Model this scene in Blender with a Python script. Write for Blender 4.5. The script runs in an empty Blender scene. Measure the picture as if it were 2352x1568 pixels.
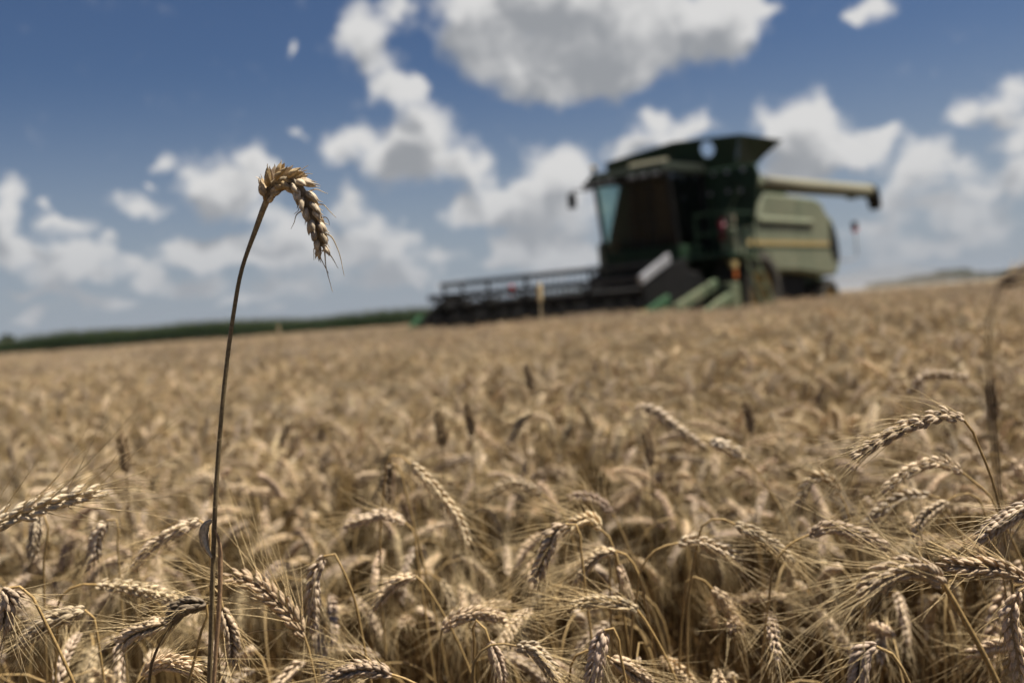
import bpy, bmesh, math, random
import numpy as np
from math import radians, sin, cos, pi, atan2, hypot, sqrt
from mathutils import Vector, Matrix

sc = bpy.context.scene
COL = sc.collection
random.seed(7)
RNG = np.random.default_rng(11)

# ------------------------------------------------------------------ camera
CAM_H = 1.04
ROLL, PITCH, LENS = radians(4.23), radians(1.55), 35.0
FPX = 2352 * LENS / 36.0
_F = np.array([0, cos(PITCH), -sin(PITCH)])
_U = np.array([0, sin(PITCH), cos(PITCH)])
_X = np.array([1.0, 0, 0])
CR = cos(ROLL) * _X - sin(ROLL) * _U
CU = sin(ROLL) * _X + cos(ROLL) * _U
CPOS = np.array([0, 0, CAM_H])
cam = bpy.data.objects.new('camera', bpy.data.cameras.new('camera'))
COL.objects.link(cam)
m = Matrix.Identity(4)
for i, ax in enumerate((CR, CU, -_F)):
    for j in range(3):
        m[j][i] = ax[j]
m.translation = Vector(CPOS)
cam.matrix_world = m
cam.data.lens = LENS
cam.data.sensor_width = 36
cam.data.clip_start = 0.02
cam.data.clip_end = 20000
cam.data.dof.use_dof = True
cam.data.dof.focus_distance = 0.85
cam.data.dof.aperture_fstop = 4.0
cam.data.dof.aperture_blades = 0
sc.camera = cam


def ray(px, py):
    d = _F + (px - 1176) / FPX * CR - (py - 784) / FPX * CU
    return d


def at(px, py, dist):
    """world point that the photograph (2352 wide) shows at px, py, dist metres ahead"""
    return CPOS + ray(px, py) * dist


def proj(p):
    d = np.asarray(p, float) - CPOS
    z = d @ _F
    return np.stack([1176 + FPX * (d @ CR) / z, 784 - FPX * (d @ CU) / z, z], -1)


def azel(px, py):
    d = ray(px, py)
    d = d / np.linalg.norm(d)
    return atan2(d[0], d[1]), math.asin(d[2])


# ------------------------------------------------------------------ render look
sc.view_settings.view_transform = 'Standard'
sc.view_settings.look = 'None'
sc.view_settings.gamma = 1.0
sc.view_settings.exposure = 0.78
sc.render.engine = 'CYCLES'
sc.cycles.use_denoising = True
try:
    sc.cycles.denoiser = 'OPENIMAGEDENOISE'
except Exception:
    pass
sc.cycles.max_bounces = 7
sc.cycles.diffuse_bounces = 2
sc.cycles.glossy_bounces = 3
sc.cycles.transmission_bounces = 4
sc.cycles.transparent_max_bounces = 12
sc.cycles.sample_clamp_indirect = 6.0

# ------------------------------------------------------------------ sun and sky
SUN_EL = radians(66)
SUN_AZ = radians(84)      # from +Y (view direction) towards +X
sd = Vector((cos(SUN_EL) * sin(SUN_AZ), cos(SUN_EL) * cos(SUN_AZ), sin(SUN_EL)))
sun = bpy.data.objects.new('sun', bpy.data.lights.new('sun', 'SUN'))
COL.objects.link(sun)
sun.data.energy = 5.0
sun.data.angle = radians(0.55)
sun.data.color = (1.0, 0.955, 0.88)
sun.rotation_euler = (-sd).to_track_quat('-Z', 'Y').to_euler()

W = bpy.data.worlds.new('World')
sc.world = W
W.use_nodes = True
nt = W.node_tree
nt.nodes.clear()
N = nt.nodes.new
L = nt.links.new

# cumulus: centre and half-size in the photograph's 2352 px, turned into compass angles below
CLOUDS = [
    (1260, 60, 230, 150), (1480, 60, 220, 120), (1640, 60, 110, 90), (1230, 165, 140, 60), (1320, 205, 140, 45),
    (1090, 70, 90, 90), (1440, 150, 100, 70), (1250, -30, 280, 90), (1690, 40, 60, 75), (1760, 15, 25, 18),
    (840, 50, 66, 58), (822, 110, 60, 60), (882, 165, 58, 58), (900, 215, 46, 36), (957, 205, 22, 24), (915, 20, 26, 22),
    (960, 275, 66, 70), (1000, 340, 105, 75), (880, 345, 105, 50), (765, 340, 45, 40), (822, 298, 34, 26), (1090, 395, 40, 34), (935, 390, 100, 46),
    (1130, 465, 105, 50), (1060, 490, 45, 34), (1250, 390, 78, 60), (1320, 375, 58, 45), (1290, 470, 130, 74), (1200, 480, 80, 54),
    (525, 400, 88, 66), (588, 372, 42, 50), (470, 440, 60, 56), (540, 465, 110, 46),
    (375, 380, 26, 20), (365, 432, 16, 12), (315, 476, 72, 26), (158, 522, 64, 20), (120, 505, 26, 12), (677, 110, 14, 20), (695, 315, 18, 14),
    (18, 450, 40, 60), (18, 530, 44, 50), (110, 590, 120, 48), (205, 588, 64, 34), (185, 632, 104, 24), (50, 672, 64, 14), (20, 575, 60, 34),
    (520, 572, 140, 44), (640, 580, 130, 46), (430, 580, 62, 34), (350, 622, 42, 26), (345, 650, 50, 20), (480, 652, 46, 24), (610, 656, 52, 30), (700, 658, 40, 24), (420, 672, 60, 18),
    (800, 465, 48, 44), (838, 535, 84, 56), (890, 595, 74, 48), (750, 590, 80, 44), (1012, 590, 40, 24), (205, 692, 38, 20), (90, 715, 40, 12), (880, 640, 120, 24), (700, 540, 60, 40),
    (1520, 315, 88, 48), (1600, 288, 46, 28), (1440, 345, 46, 30), (1505, 268, 30, 22), (1830, 262, 84, 60), (1780, 305, 70, 46), (1890, 305, 95, 66), (1850, 375, 130, 56), (1960, 350, 80, 44), (2050, 303, 28, 16), (2005, 330, 44, 26), (1780, 420, 110, 40),
    (1990, 26, 52, 28), (2030, 10, 34, 16), (1960, 45, 26, 16),
    (2330, 205, 60, 46), (2275, 262, 66, 36), (2210, 258, 30, 28), (2340, 290, 60, 28), (2130, 345, 72, 44), (2090, 395, 66, 44), (2195, 385, 66, 36), (2055, 450, 44, 44), (2150, 470, 100, 46), (2280, 440, 90, 46), (2345, 395, 34, 40), (2250, 525, 130, 46), (2010, 530, 80, 36), (2330, 330, 40, 18), (2100, 575, 140, 26),
    (1200, 580, 90, 36), (1300, 560, 110, 46), (1150, 605, 60, 18), (1335, 595, 60, 26), (1180, 555, 40, 24), (1290, 620, 110, 18),
    (60, 735, 34, 10), (140, 665, 40, 14), (300, 600, 30, 16), (270, 700, 60, 12), (560, 690, 70, 12), (640, 705, 40, 9), (440, 610, 40, 18), (960, 640, 60, 14), (1030, 660, 40, 10), (930, 545, 30, 22), (650, 500, 40, 20), (250, 545, 26, 12), (110, 480, 22, 9),
    # out of frame, for light and for other views
    (-300, 300, 160, 90), (-450, 450, 200, 80), (2650, 150, 220, 120), (2750, 380, 240, 90), (1300, -420, 320, 140), (300, -350, 200, 110), (2300, -300, 260, 130), (-900, 200, 260, 140), (3300, 300, 300, 150),
]
tc = N('ShaderNodeTexCoord')
sep = N('ShaderNodeSeparateXYZ')
L(tc.outputs['Generated'], sep.inputs[0])


def mth(op, a, b=None, clamp=False, c=None):
    n = N('ShaderNodeMath')
    n.operation = op
    n.use_clamp = clamp
    for i, v in enumerate((a, b, c)):
        if v is None:
            continue
        if isinstance(v, (int, float)):
            n.inputs[i].default_value = v
        else:
            L(v, n.inputs[i])
    return n.outputs[0]


az = mth('ARCTAN2', sep.outputs[0], sep.outputs[1])
el = mth('ARCSINE', sep.outputs[2])
comb = N('ShaderNodeCombineXYZ')
L(az, comb.inputs[0])
L(el, comb.inputs[1])

grp = bpy.data.node_groups.new('cloud_field', 'ShaderNodeTree')
grp.interface.new_socket('P', in_out='INPUT', socket_type='NodeSocketVector')
grp.interface.new_socket('D', in_out='OUTPUT', socket_type='NodeSocketFloat')
gi = grp.nodes.new('NodeGroupInput')
acc = None
for (cx, cy, rx, ry) in CLOUDS:
    a0, e0 = azel(cx, cy)
    gr = 1.36 if max(rx, ry) >= 42 or max(rx, ry) <= 20 else 1.72
    a1, _ = azel(cx + rx * gr, cy)
    _, e1 = azel(cx, cy - ry * gr)
    ra, re = abs(a1 - a0), abs(e1 - e0)
    mp = grp.nodes.new('ShaderNodeMapping')
    mp.vector_type = 'POINT'
    mp.inputs['Scale'].default_value = (1 / ra, 1 / re, 1)
    mp.inputs['Location'].default_value = (-a0 / ra, -e0 / re, 0)
    grp.links.new(gi.outputs[0], mp.inputs['Vector'])
    g = grp.nodes.new('ShaderNodeTexGradient')
    g.gradient_type = 'SPHERICAL'
    grp.links.new(mp.outputs[0], g.inputs[0])
    if acc is None:
        acc = g.outputs[1]
    else:
        ad = grp.nodes.new('ShaderNodeMath')
        ad.operation = 'ADD'
        grp.links.new(acc, ad.inputs[0])
        grp.links.new(g.outputs[1], ad.inputs[1])
        acc = ad.outputs[0]
go = grp.nodes.new('NodeGroupOutput')
grp.links.new(acc, go.inputs[0])


def noise(vec, scale, detail, rough=0.55, dim='2D'):
    n = N('ShaderNodeTexNoise')
    n.noise_dimensions = dim
    n.inputs['Scale'].default_value = scale
    n.inputs['Detail'].default_value = detail
    n.inputs['Roughness'].default_value = rough
    L(vec, n.inputs['Vector'])
    return n


def vm(op, a, b):
    n = N('ShaderNodeVectorMath')
    n.operation = op
    for i, v in enumerate((a, b)):
        if isinstance(v, tuple):
            n.inputs[i].default_value = v
        else:
            L(v, n.inputs[i])
    return n.outputs[0]


wn = noise(comb.outputs[0], 22, 4)
warp = vm('MULTIPLY', vm('SUBTRACT', wn.outputs['Color'], (0.5, 0.5, 0.5)), (0.042, 0.034, 0))
pw = vm('ADD', comb.outputs[0], warp)


def field(vec):
    g = N('ShaderNodeGroup')
    g.node_tree = grp
    L(vec, g.inputs[0])
    return g.outputs[0]


D0 = field(pw)
D1 = field(vm('ADD', pw, (0.012, 0.030, 0)))
fb = noise(comb.outputs[0], 34, 6, 0.6)
fb2 = noise(comb.outputs[0], 13, 4, 0.5)
dn = mth('ADD', D0, mth('MULTIPLY', mth('SUBTRACT', fb.outputs[0], 0.5), 1.05))


def smooth(v, lo, hi, a=0.0, b=1.0):
    n = N('ShaderNodeMapRange')
    n.interpolation_type = 'SMOOTHSTEP'
    n.inputs['From Min'].default_value = lo
    n.inputs['From Max'].default_value = hi
    n.inputs['To Min'].default_value = a
    n.inputs['To Max'].default_value = b
    L(v, n.inputs['Value'])
    return n.outputs[0]


mask = smooth(dn, 0.10, 0.98)
thick = mth('ADD', D1, mth('MULTIPLY', mth('SUBTRACT', fb2.outputs[0], 0.5), 0.7))
# billows: where the puff thins towards the sun it catches light, on its far side it is grey
pb = vm('ADD', pw, (0.006, 0.012, 0))
f1 = noise(pw, 42, 5, 0.55)
f2 = noise(pb, 42, 5, 0.55)
rel = mth('SUBTRACT', f2.outputs[0], f1.outputs[0])
g1 = noise(pw, 17, 3, 0.5)
g2 = noise(vm('ADD', pw, (0.012, 0.026, 0)), 17, 3, 0.5)
rel2 = mth('SUBTRACT', g2.outputs[0], g1.outputs[0])
grey = smooth(mth('ADD', thick, mth('ADD', mth('MULTIPLY', rel, 0.9), mth('MULTIPLY', rel2, 1.6))), 0.10, 1.70)
ramp = N('ShaderNodeMix')
ramp.data_type = 'RGBA'
L(grey, ramp.inputs['Factor'])
CW = 5.9
ramp.inputs['A'].default_value = (1.16 * CW, 1.15 * CW, 1.14 * CW, 1)
ramp.inputs['B'].default_value = (0.50 * CW, 0.525 * CW, 0.56 * CW, 1)
# far clouds sink into the pale air near the skyline
hz = smooth(el, 0.0, 0.16, 0.75, 0.05)
sky = N('ShaderNodeTexSky')
sky.sky_type = 'NISHITA'
sky.sun_disc = False
sky.sun_elevation = SUN_EL
sky.sun_rotation = SUN_AZ
sky.altitude = 200
sky.air_density = 1.0
sky.dust_density = 0.6
sky.ozone_density = 2.2
hsv = N('ShaderNodeHueSaturation')
hsv.inputs['Saturation'].default_value = 1.16
hsv.inputs['Value'].default_value = 0.50
tint_ = vm('MULTIPLY', sky.outputs[0], (1.05, 1.0, 1.08))
L(tint_, hsv.inputs['Color'])
hazec = N('ShaderNodeMix')
hazec.data_type = 'RGBA'
L(hz, hazec.inputs['Factor'])
L(ramp.outputs['Result'], hazec.inputs['A'])
hazec.inputs['B'].default_value = (0.62 * CW, 0.66 * CW, 0.72 * CW, 1)
skyh = N('ShaderNodeMix')
skyh.data_type = 'RGBA'
L(smooth(el, -0.03, 0.26, 0.85, 0.0), skyh.inputs['Factor'])
L(hsv.outputs[0], skyh.inputs['A'])
skyh.inputs['B'].default_value = (0.53 * CW, 0.62 * CW, 0.74 * CW, 1)
fin = N('ShaderNodeMix')
fin.data_type = 'RGBA'
L(mask, fin.inputs['Factor'])
L(skyh.outputs['Result'], fin.inputs['A'])
L(hazec.outputs['Result'], fin.inputs['B'])
bg = N('ShaderNodeBackground')
bg.inputs['Strength'].default_value = 0.06
L(fin.outputs['Result'], bg.inputs['Color'])
wo = N('ShaderNodeOutputWorld')
L(bg.outputs[0], wo.inputs['Surface'])
W.cycles.sampling_method = 'MANUAL'
W.cycles.sample_map_resolution = 512


# ------------------------------------------------------------------ materials
def new_mat(name):
    mt = bpy.data.materials.new(name)
    mt.use_nodes = True
    t = mt.node_tree
    t.nodes.clear()
    out = t.nodes.new('ShaderNodeOutputMaterial')
    return mt, t, out


def paint(name, col, rough=0.5, var=0.25, scale=4.0, dust=None, dust_amt=0.0, metal=0.0, bump=0.0, spec=0.22):
    mt, t, out = new_mat(name)
    b = t.nodes.new('ShaderNodeBsdfPrincipled')
    tcn = t.nodes.new('ShaderNodeTexCoord')
    n = t.nodes.new('ShaderNodeTexNoise')
    n.inputs['Scale'].default_value = scale
    n.inputs['Detail'].default_value = 6
    t.links.new(tcn.outputs['Object'], n.inputs['Vector'])
    r = t.nodes.new('ShaderNodeValToRGB')
    r.color_ramp.elements[0].position = 0.3
    r.color_ramp.elements[1].position = 0.7
    r.color_ramp.elements[0].color = [c * (1 - var) for c in col] + [1]
    r.color_ramp.elements[1].color = [min(1, c * (1 + var)) for c in col] + [1]
    t.links.new(n.outputs[0], r.inputs[0])
    src = r.outputs[0]
    if dust:
        n2 = t.nodes.new('ShaderNodeTexNoise')
        n2.inputs['Scale'].default_value = scale * 0.6
        n2.inputs['Detail'].default_value = 8
        n2.inputs['Roughness'].default_value = 0.7
        t.links.new(tcn.outputs['Object'], n2.inputs['Vector'])
        mr = t.nodes.new('ShaderNodeMapRange')
        mr.inputs['From Min'].default_value = 0.25
        mr.inputs['From Max'].default_value = 0.75
        dw = min(.25, dust_amt)
        mr.inputs['To Min'].default_value = dust_amt - dw
        mr.inputs['To Max'].default_value = dust_amt + dw
        t.links.new(n2.outputs[0], mr.inputs[0])
        mx = t.nodes.new('ShaderNodeMix')
        mx.data_type = 'RGBA'
        t.links.new(mr.outputs[0], mx.inputs['Factor'])
        t.links.new(src, mx.inputs['A'])
        mx.inputs['B'].default_value = (*dust, 1)
        src = mx.outputs['Result']
    t.links.new(src, b.inputs['Base Color'])
    b.inputs['Roughness'].default_value = rough
    b.inputs['Metallic'].default_value = metal
    b.inputs['Specular IOR Level'].default_value = spec
    if bump:
        bp = t.nodes.new('ShaderNodeBump')
        bp.inputs['Strength'].default_value = bump
        t.links.new(n.outputs[0], bp.inputs['Height'])
        t.links.new(bp.outputs[0], b.inputs['Normal'])
    t.links.new(b.outputs[0], out.inputs[0])
    return mt


def straw_material(name='dry_straw', transl=0.22, rough=0.55, streak=0.35):
    """reads the albedo stored per vertex; adds streaks along the fibre and object-to-object variation"""
    mt, t, out = new_mat(name)
    at_ = t.nodes.new('ShaderNodeAttribute')
    at_.attribute_name = 'col'
    oi = t.nodes.new('ShaderNodeObjectInfo')
    tcn = t.nodes.new('ShaderNodeTexCoord')
    n = t.nodes.new('ShaderNodeTexNoise')
    n.inputs['Scale'].default_value = 420
    n.inputs['Detail'].default_value = 3
    t.links.new(tcn.outputs['Object'], n.inputs['Vector'])
    mr = t.nodes.new('ShaderNodeMapRange')
    mr.inputs['From Min'].default_value = 0.3
    mr.inputs['From Max'].default_value = 0.7
    mr.inputs['To Min'].default_value = 1 - streak
    mr.inputs['To Max'].default_value = 1 + streak * 0.6
    t.links.new(n.outputs[0], mr.inputs[0])
    mr2 = t.nodes.new('ShaderNodeMapRange')
    mr2.inputs['To Min'].default_value = 0.80
    mr2.inputs['To Max'].default_value = 1.16
    t.links.new(oi.outputs['Random'], mr2.inputs[0])
    mu = t.nodes.new('ShaderNodeMath')
    mu.operation = 'MULTIPLY'
    t.links.new(mr.outputs[0], mu.inputs[0])
    t.links.new(mr2.outputs[0], mu.inputs[1])
    sc_ = t.nodes.new('ShaderNodeVectorMath')
    sc_.operation = 'SCALE'
    t.links.new(at_.outputs['Color'], sc_.inputs[0])
    t.links.new(mu.outputs[0], sc_.inputs['Scale'])
    fr1 = t.nodes.new('ShaderNodeMath')
    fr1.operation = 'MULTIPLY'
    fr1.inputs[1].default_value = 37.7
    fr2 = t.nodes.new('ShaderNodeMath')
    fr2.operation = 'FRACT'
    t.links.new(oi.outputs['Random'], fr1.inputs[0])
    t.links.new(fr1.outputs[0], fr2.inputs[0])
    hv = t.nodes.new('ShaderNodeMix')
    hv.data_type = 'RGBA'
    hv.inputs['A'].default_value = (1.03, .985, .92, 1)
    hv.inputs['B'].default_value = (.93, .93, .98, 1)
    t.links.new(fr2.outputs[0], hv.inputs['Factor'])
    hm = t.nodes.new('ShaderNodeVectorMath')
    hm.operation = 'MULTIPLY'
    t.links.new(sc_.outputs[0], hm.inputs[0])
    t.links.new(hv.outputs['Result'], hm.inputs[1])
    sc_ = hm
    b = t.nodes.new('ShaderNodeBsdfPrincipled')
    b.inputs['Roughness'].default_value = rough
    b.inputs['Specular IOR Level'].default_value = 0.25
    t.links.new(sc_.outputs[0], b.inputs['Base Color'])
    tr = t.nodes.new('ShaderNodeBsdfTranslucent')
    t.links.new(sc_.outputs[0], tr.inputs['Color'])
    mx = t.nodes.new('ShaderNodeMixShader')
    mx.inputs[0].default_value = transl
    t.links.new(b.outputs[0], mx.inputs[1])
    t.links.new(tr.outputs[0], mx.inputs[2])
    t.links.new(mx.outputs[0], out.inputs[0])
    return mt


M_STRAW = straw_material(transl=0.15)
M_GREEN = straw_material('green_leaf', 0.25, 0.45, 0.3)


# ------------------------------------------------------------------ terrain
def sst(a, b, v):
    t = np.clip((np.asarray(v, float) - a) / (b - a), 0, 1)
    return t * t * (3 - 2 * t)


def ground_z(x, y):
    return 0.2 * sst(2.0, 13.0, y) + 0.0 * np.asarray(x)


def canopy(x, y):
    d = np.hypot(x, y)
    und = 1 + .05 * np.sin(x * 1.3 + 1.1 * np.sin(y * .7)) * sst(2, 4, d) + .04 * np.sin(y * 2.1 + x * .5) * sst(2, 4, d)
    return und * (0.50 + 0.14 * sst(0.7, 1.25, d) + 0.06 * sst(1.4, 2.6, d) - 0.05 * sst(5, 14, d))


# ------------------------------------------------------------------ quad builder for plants
class Q:
    def __init__(self):
        self.v, self.f, self.c, self.n = [], [], [], 0

    def add(self, v, f, c):
        v = np.asarray(v, float).reshape(-1, 3)
        self.v.append(v)
        self.f.append(np.asarray(f, np.int64) + self.n)
        c = np.asarray(c, float)
        if c.ndim == 1:
            c = np.tile(c, (len(v), 1))
        self.c.append(c)
        self.n += len(v)

    def arrays(self):
        return np.concatenate(self.v), np.concatenate(self.f), np.concatenate(self.c)

    def merge(self, o, M=None, t=None, tint=1.0):
        v, f, c = o if isinstance(o, tuple) else o.arrays()
        if M is not None:
            v = v @ M.T
        if t is not None:
            v = v + t
        self.add(v, f, c * tint)

    def mesh(self, name, mat, off=None, smooth_=True):
        v, f, c = self.arrays()
        if off is not None:
            v = v - np.asarray(off)
        me = bpy.data.meshes.new(name)
        me.vertices.add(len(v))
        me.vertices.foreach_set('co', v.astype(np.float32).ravel())
        nf = len(f)
        me.loops.add(nf * 4)
        me.loops.foreach_set('vertex_index', f.astype(np.int32).ravel())
        me.polygons.add(nf)
        me.polygons.foreach_set('loop_start', (np.arange(nf) * 4).astype(np.int32))
        me.polygons.foreach_set('loop_total', np.full(nf, 4, np.int32))
        me.polygons.foreach_set('use_smooth', np.full(nf, smooth_, bool))
        a = me.attributes.new('col', 'FLOAT_COLOR', 'POINT')
        cc = np.ones((len(v), 4), np.float32)
        cc[:, :3] = np.clip(c, 0, 1)
        a.data.foreach_set('color', cc.ravel())
        me.update()
        me.materials.append(mat)
        return me


def grid_faces(nr, k):
    i = np.arange(nr - 1)[:, None] * k
    j = np.arange(k)[None, :]
    a = i + j
    b = i + (j + 1) % k
    return np.stack([a, b, b + k, a + k], -1).reshape(-1, 4)


def norm(v):
    return v / np.maximum(np.linalg.norm(v, axis=-1, keepdims=True), 1e-9)


def resample(p, n):
    p = np.asarray(p, float)
    # smooth curve through the points (Hermite, chord-length knots), then even spacing
    if len(p) > 2:
        h = np.maximum(np.linalg.norm(np.diff(p, axis=0), axis=1), 1e-9)[:, None]
        dl = np.diff(p, axis=0) / h
        mt_ = np.empty_like(p)
        mt_[1:-1] = (dl[:-1] * h[1:] + dl[1:] * h[:-1]) / (h[:-1] + h[1:])
        mt_[0], mt_[-1] = dl[0], dl[-1]
        t = np.linspace(0, 1, 12, endpoint=False)[:, None]
        out = [(2 * t ** 3 - 3 * t ** 2 + 1) * p[i] + (t ** 3 - 2 * t ** 2 + t) * h[i] * mt_[i] + (3 * t ** 2 - 2 * t ** 3) * p[i + 1] + (t ** 3 - t ** 2) * h[i] * mt_[i + 1] for i in range(len(p) - 1)]
        p = np.concatenate(out + [p[-1:]])
    s = np.concatenate([[0], np.cumsum(np.linalg.norm(np.diff(p, axis=0), axis=1))])
    u = np.linspace(0, s[-1], n)
    return np.stack([np.interp(u, s, p[:, i]) for i in range(3)], -1), s[-1]


def frames(p, roll=0.0):
    T = norm(np.gradient(p, axis=0))
    a = np.array([0, 0, 1.0]) if abs(T[0, 2]) < 0.8 else np.array([0, 1.0, 0])
    n = norm(np.cross(T[0], a))
    n = n * cos(roll) + np.cross(T[0], n) * sin(roll)
    Ns = []
    for i in range(len(p)):
        n = n - T[i] * (n @ T[i])
        n = n / np.linalg.norm(n)
        Ns.append(n)
    Ns = np.array(Ns)
    return T, Ns, np.cross(T, Ns)


def tube(q, p, r, k, col):
    p = np.asarray(p, float)
    T, Nn, B = frames(p)
    a = np.arange(k) * 2 * pi / k
    r = np.broadcast_to(np.asarray(r, float), (len(p),))
    v = p[:, None] + r[:, None, None] * (np.cos(a)[None, :, None] * Nn[:, None] + np.sin(a)[None, :, None] * B[:, None])
    c = np.asarray(col, float)
    if c.ndim == 2:
        c = np.repeat(c, k, 0)
    q.add(v.reshape(-1, 3), grid_faces(len(p), k), c)


def husk_template(nr, k):
    t = np.linspace(0, 1, nr)
    prof = np.interp(t, [0, .1, .3, .55, .78, .92, 1], [.32, .68, 1.0, .98, .66, .30, .03])
    a = np.arange(k) * 2 * pi / k
    x = prof[:, None] * np.cos(a)[None]
    yy = np.sin(a)[None] * np.where(np.sin(a) > 0, 1.0, 0.55)[None]
    y = prof[:, None] * yy + 0.35 * np.sin(pi * t)[:, None]
    # keel along the back
    y = y + 0.18 * prof[:, None] * np.exp(-((a - pi / 2) / 0.5) ** 2)[None]
    z = np.repeat(t[:, None], k, 1)
    return np.stack([x, y, z], -1).reshape(-1, 3), grid_faces(nr, k), np.repeat(t, k)


HT = {0: husk_template(8, 8), 1: husk_template(5, 5), 2: husk_template(4, 4)}
C_HUSK = np.array([0.78, 0.605, 0.39])
C_AWN = np.array([0.70, 0.53, 0.28])
C_STEM = np.array([0.45, 0.305, 0.125])
C_LEAF = np.array([0.46, 0.35, 0.20])


def husks(q, base, d, out, length, width, thick, col, lod, rng):
    """many husks at once: base points, long axes, outward normals"""
    V, Fc, tt = HT[lod]
    d = norm(d)
    o = norm(out - d * np.sum(out * d, -1, keepdims=True))
    s = np.cross(o, d)
    n = len(base)
    v = (base[:, None] + V[None, :, 0, None] * (s * width[:, None] / 2)[:, None]
         + V[None, :, 1, None] * (o * thick[:, None] / 2)[:, None]
         + V[None, :, 2, None] * (d * length[:, None])[:, None])
    nv = len(V)
    f = (Fc[None] + (np.arange(n) * nv)[:, None, None]).reshape(-1, 4)
    # beak and foot of a husk are browner than its belly
    k = np.interp(tt, [0, .15, .5, .85, 1], [.72, .95, 1.05, .92, .62])
    ang = np.tile(np.arange(len(V)) % {0: 8, 1: 5, 2: 4}[lod], 1)
    rib = 1 + 0.10 * np.where(ang % 2 == 0, 1, -1)
    c = col[:, None] * (k * rib)[None, :, None]
    q.add(v.reshape(-1, 3), f, c.reshape(-1, 3))
    return base + d * length[:, None] * 0.96 + o * thick[:, None] * 0.1


def awns(q, start, d, length, r0, rng, lod, bend=0.35, col=None):
    n = len(start)
    if n == 0:
        return
    ns = {0: 8, 1: 5, 2: 3}[lod]
    t = np.linspace(0, 1, ns)
    bdir = norm(rng.normal(size=(n, 3)))
    bdir = norm(bdir - d * np.sum(bdir * d, -1, keepdims=True))
    bd = np.clip(rng.normal(0, bend, n), -.6, .6)
    sag = np.zeros((n, 3))
    sag[:, 2] = -0.10 * rng.random(n)
    p = (start[:, None] + d[:, None] * (t[None, :, None] * length[:, None, None])
         + (bdir * bd[:, None] + sag)[:, None] * (t ** 2)[None, :, None] * length[:, None, None] * 0.5
         + (np.roll(bdir, 1, 1) * 0.03)[:, None] * np.sin(t * 5)[None, :, None] * length[:, None, None])
    side = bdir
    up = np.cross(d, side)
    k = 3
    a = np.arange(k) * 2 * pi / k
    r = r0 * (1 - 0.75 * t)
    v = p[:, :, None] + r[None, :, None, None] * (np.cos(a)[None, None, :, None] * side[:, None, None] + np.sin(a)[None, None, :, None] * up[:, None, None])
    f = grid_faces(ns, k)
    f = (f[None] + (np.arange(n) * ns * k)[:, None, None]).reshape(-1, 4)
    cc = (C_AWN if col is None else col) * rng.uniform(.75, 1.12, (n, 1))
    q.add(v.reshape(-1, 3), f, np.repeat(cc, ns * k, 0))


def build_ear(path, rng, lod=0, roll=None, nsp=17, size=1.0, splay=0.40, awn_len=0.062, awn_keep=1.0, tint=None, messy=0.10, awn_r=0.00040, awn_col=None):
    """ear of wheat along path (base to tip): two rows of overlapping spikelets. Returns husk and awn builders."""
    p, ln = resample(path, 40)
    T, Nn, B = frames(p, rng.uniform(0, 2 * pi) if roll is None else roll)
    qh, qa = Q(), Q()
    tint = C_HUSK * rng.uniform(.82, 1.12) * np.array([1, rng.uniform(.96, 1.02), rng.uniform(.9, 1.08)]) if tint is None else np.asarray(tint)
    tube(qh, p[::4], 0.0011 * size, 5, tint * 0.7)
    idx = np.linspace(0, len(p) - 3, nsp).round().astype(int)
    nh = {0: 5, 1: 3, 2: 2}[lod]
    for row in range(nh):
        # row: 0 middle floret, 1/2 side lemmas, 3/4 glumes
        s = np.where(np.arange(nsp) % 2 == 0, 1.0, -1.0)
        t = np.linspace(0, 1, nsp)
        fat = np.interp(t, [0, .12, .7, 1], [.72, 1.0, 1.0, .72]) * size
        TT, NN, BB = T[idx], Nn[idx], B[idx]
        if lod == 2:
            fan = np.array([-.30, .30])[row]
        elif lod == 1:
            fan = np.array([0, -.42, .42])[row]
        else:
            fan = np.array([0, -.40, .40, -.62, .62])[row]
        sp = splay * np.array([1.15, .9, .9, .6, .6])[row]
        jit = rng.normal(0, messy, (nsp, 3))
        dirv = TT + BB * (s * (sp + jit[:, 0]))[:, None] + NN * (fan * .62 + jit[:, 1])[:, None]
        # the last spikelet stands along the axis
        dirv[-1] = TT[-1] + NN[-1] * fan * 0.4
        base = p[idx] + BB * (s * 0.0014 * fat)[:, None] + NN * (fan * 0.0040 * fat)[:, None] + TT * (np.array([.002, .0008, .0008, -.0006, -.0006])[row])
        outv = BB * s[:, None] * .7 + NN * fan * 1.6 + rng.normal(0, .12, (nsp, 3))
        big = {0: 1.0, 1: 1.22, 2: 1.5}[lod]
        le = (np.array([.0105, .0112, .0112, .0088, .0088])[row] * fat * rng.uniform(.88, 1.1, nsp))
        wd = np.array([.0040, .0042, .0042, .0036, .0036])[row] * fat * big
        th = np.array([.0034, .0034, .0034, .0026, .0026])[row] * fat * big
        col = tint[None] * rng.uniform(.80, 1.14, (nsp, 1)) * np.where(rng.random((nsp, 1)) < .06, .72, 1.0)
        tip = husks(qh, base, dirv, outv, le, wd, th, col, lod, rng)
        if row < (3 if lod < 2 else 2) and not (lod == 0 and row == 0 and False):
            keep = rng.random(nsp) < awn_keep * ({0: .8, 1: .55, 2: .25}[lod])
            dd = norm(norm(dirv) * 0.95 + norm(TT) * 0.10 + rng.normal(0, .20, (nsp, 3)))
            al = awn_len * rng.uniform(.55, 1.15, nsp) * np.interp(t, [0, .4, 1], [.75, 1, 1])
            awns(qa, tip[keep], dd[keep], al[keep], awn_r * {0: 1, 1: 1.15, 2: 1.7}[lod], rng, lod, col=awn_col)
    if not qa.v:
        qa.add(np.zeros((6, 3)) + p[-1] + np.random.default_rng(1).normal(0, 1e-4, (6, 3)), grid_faces(2, 3), C_AWN)
    return qh, qa


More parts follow.
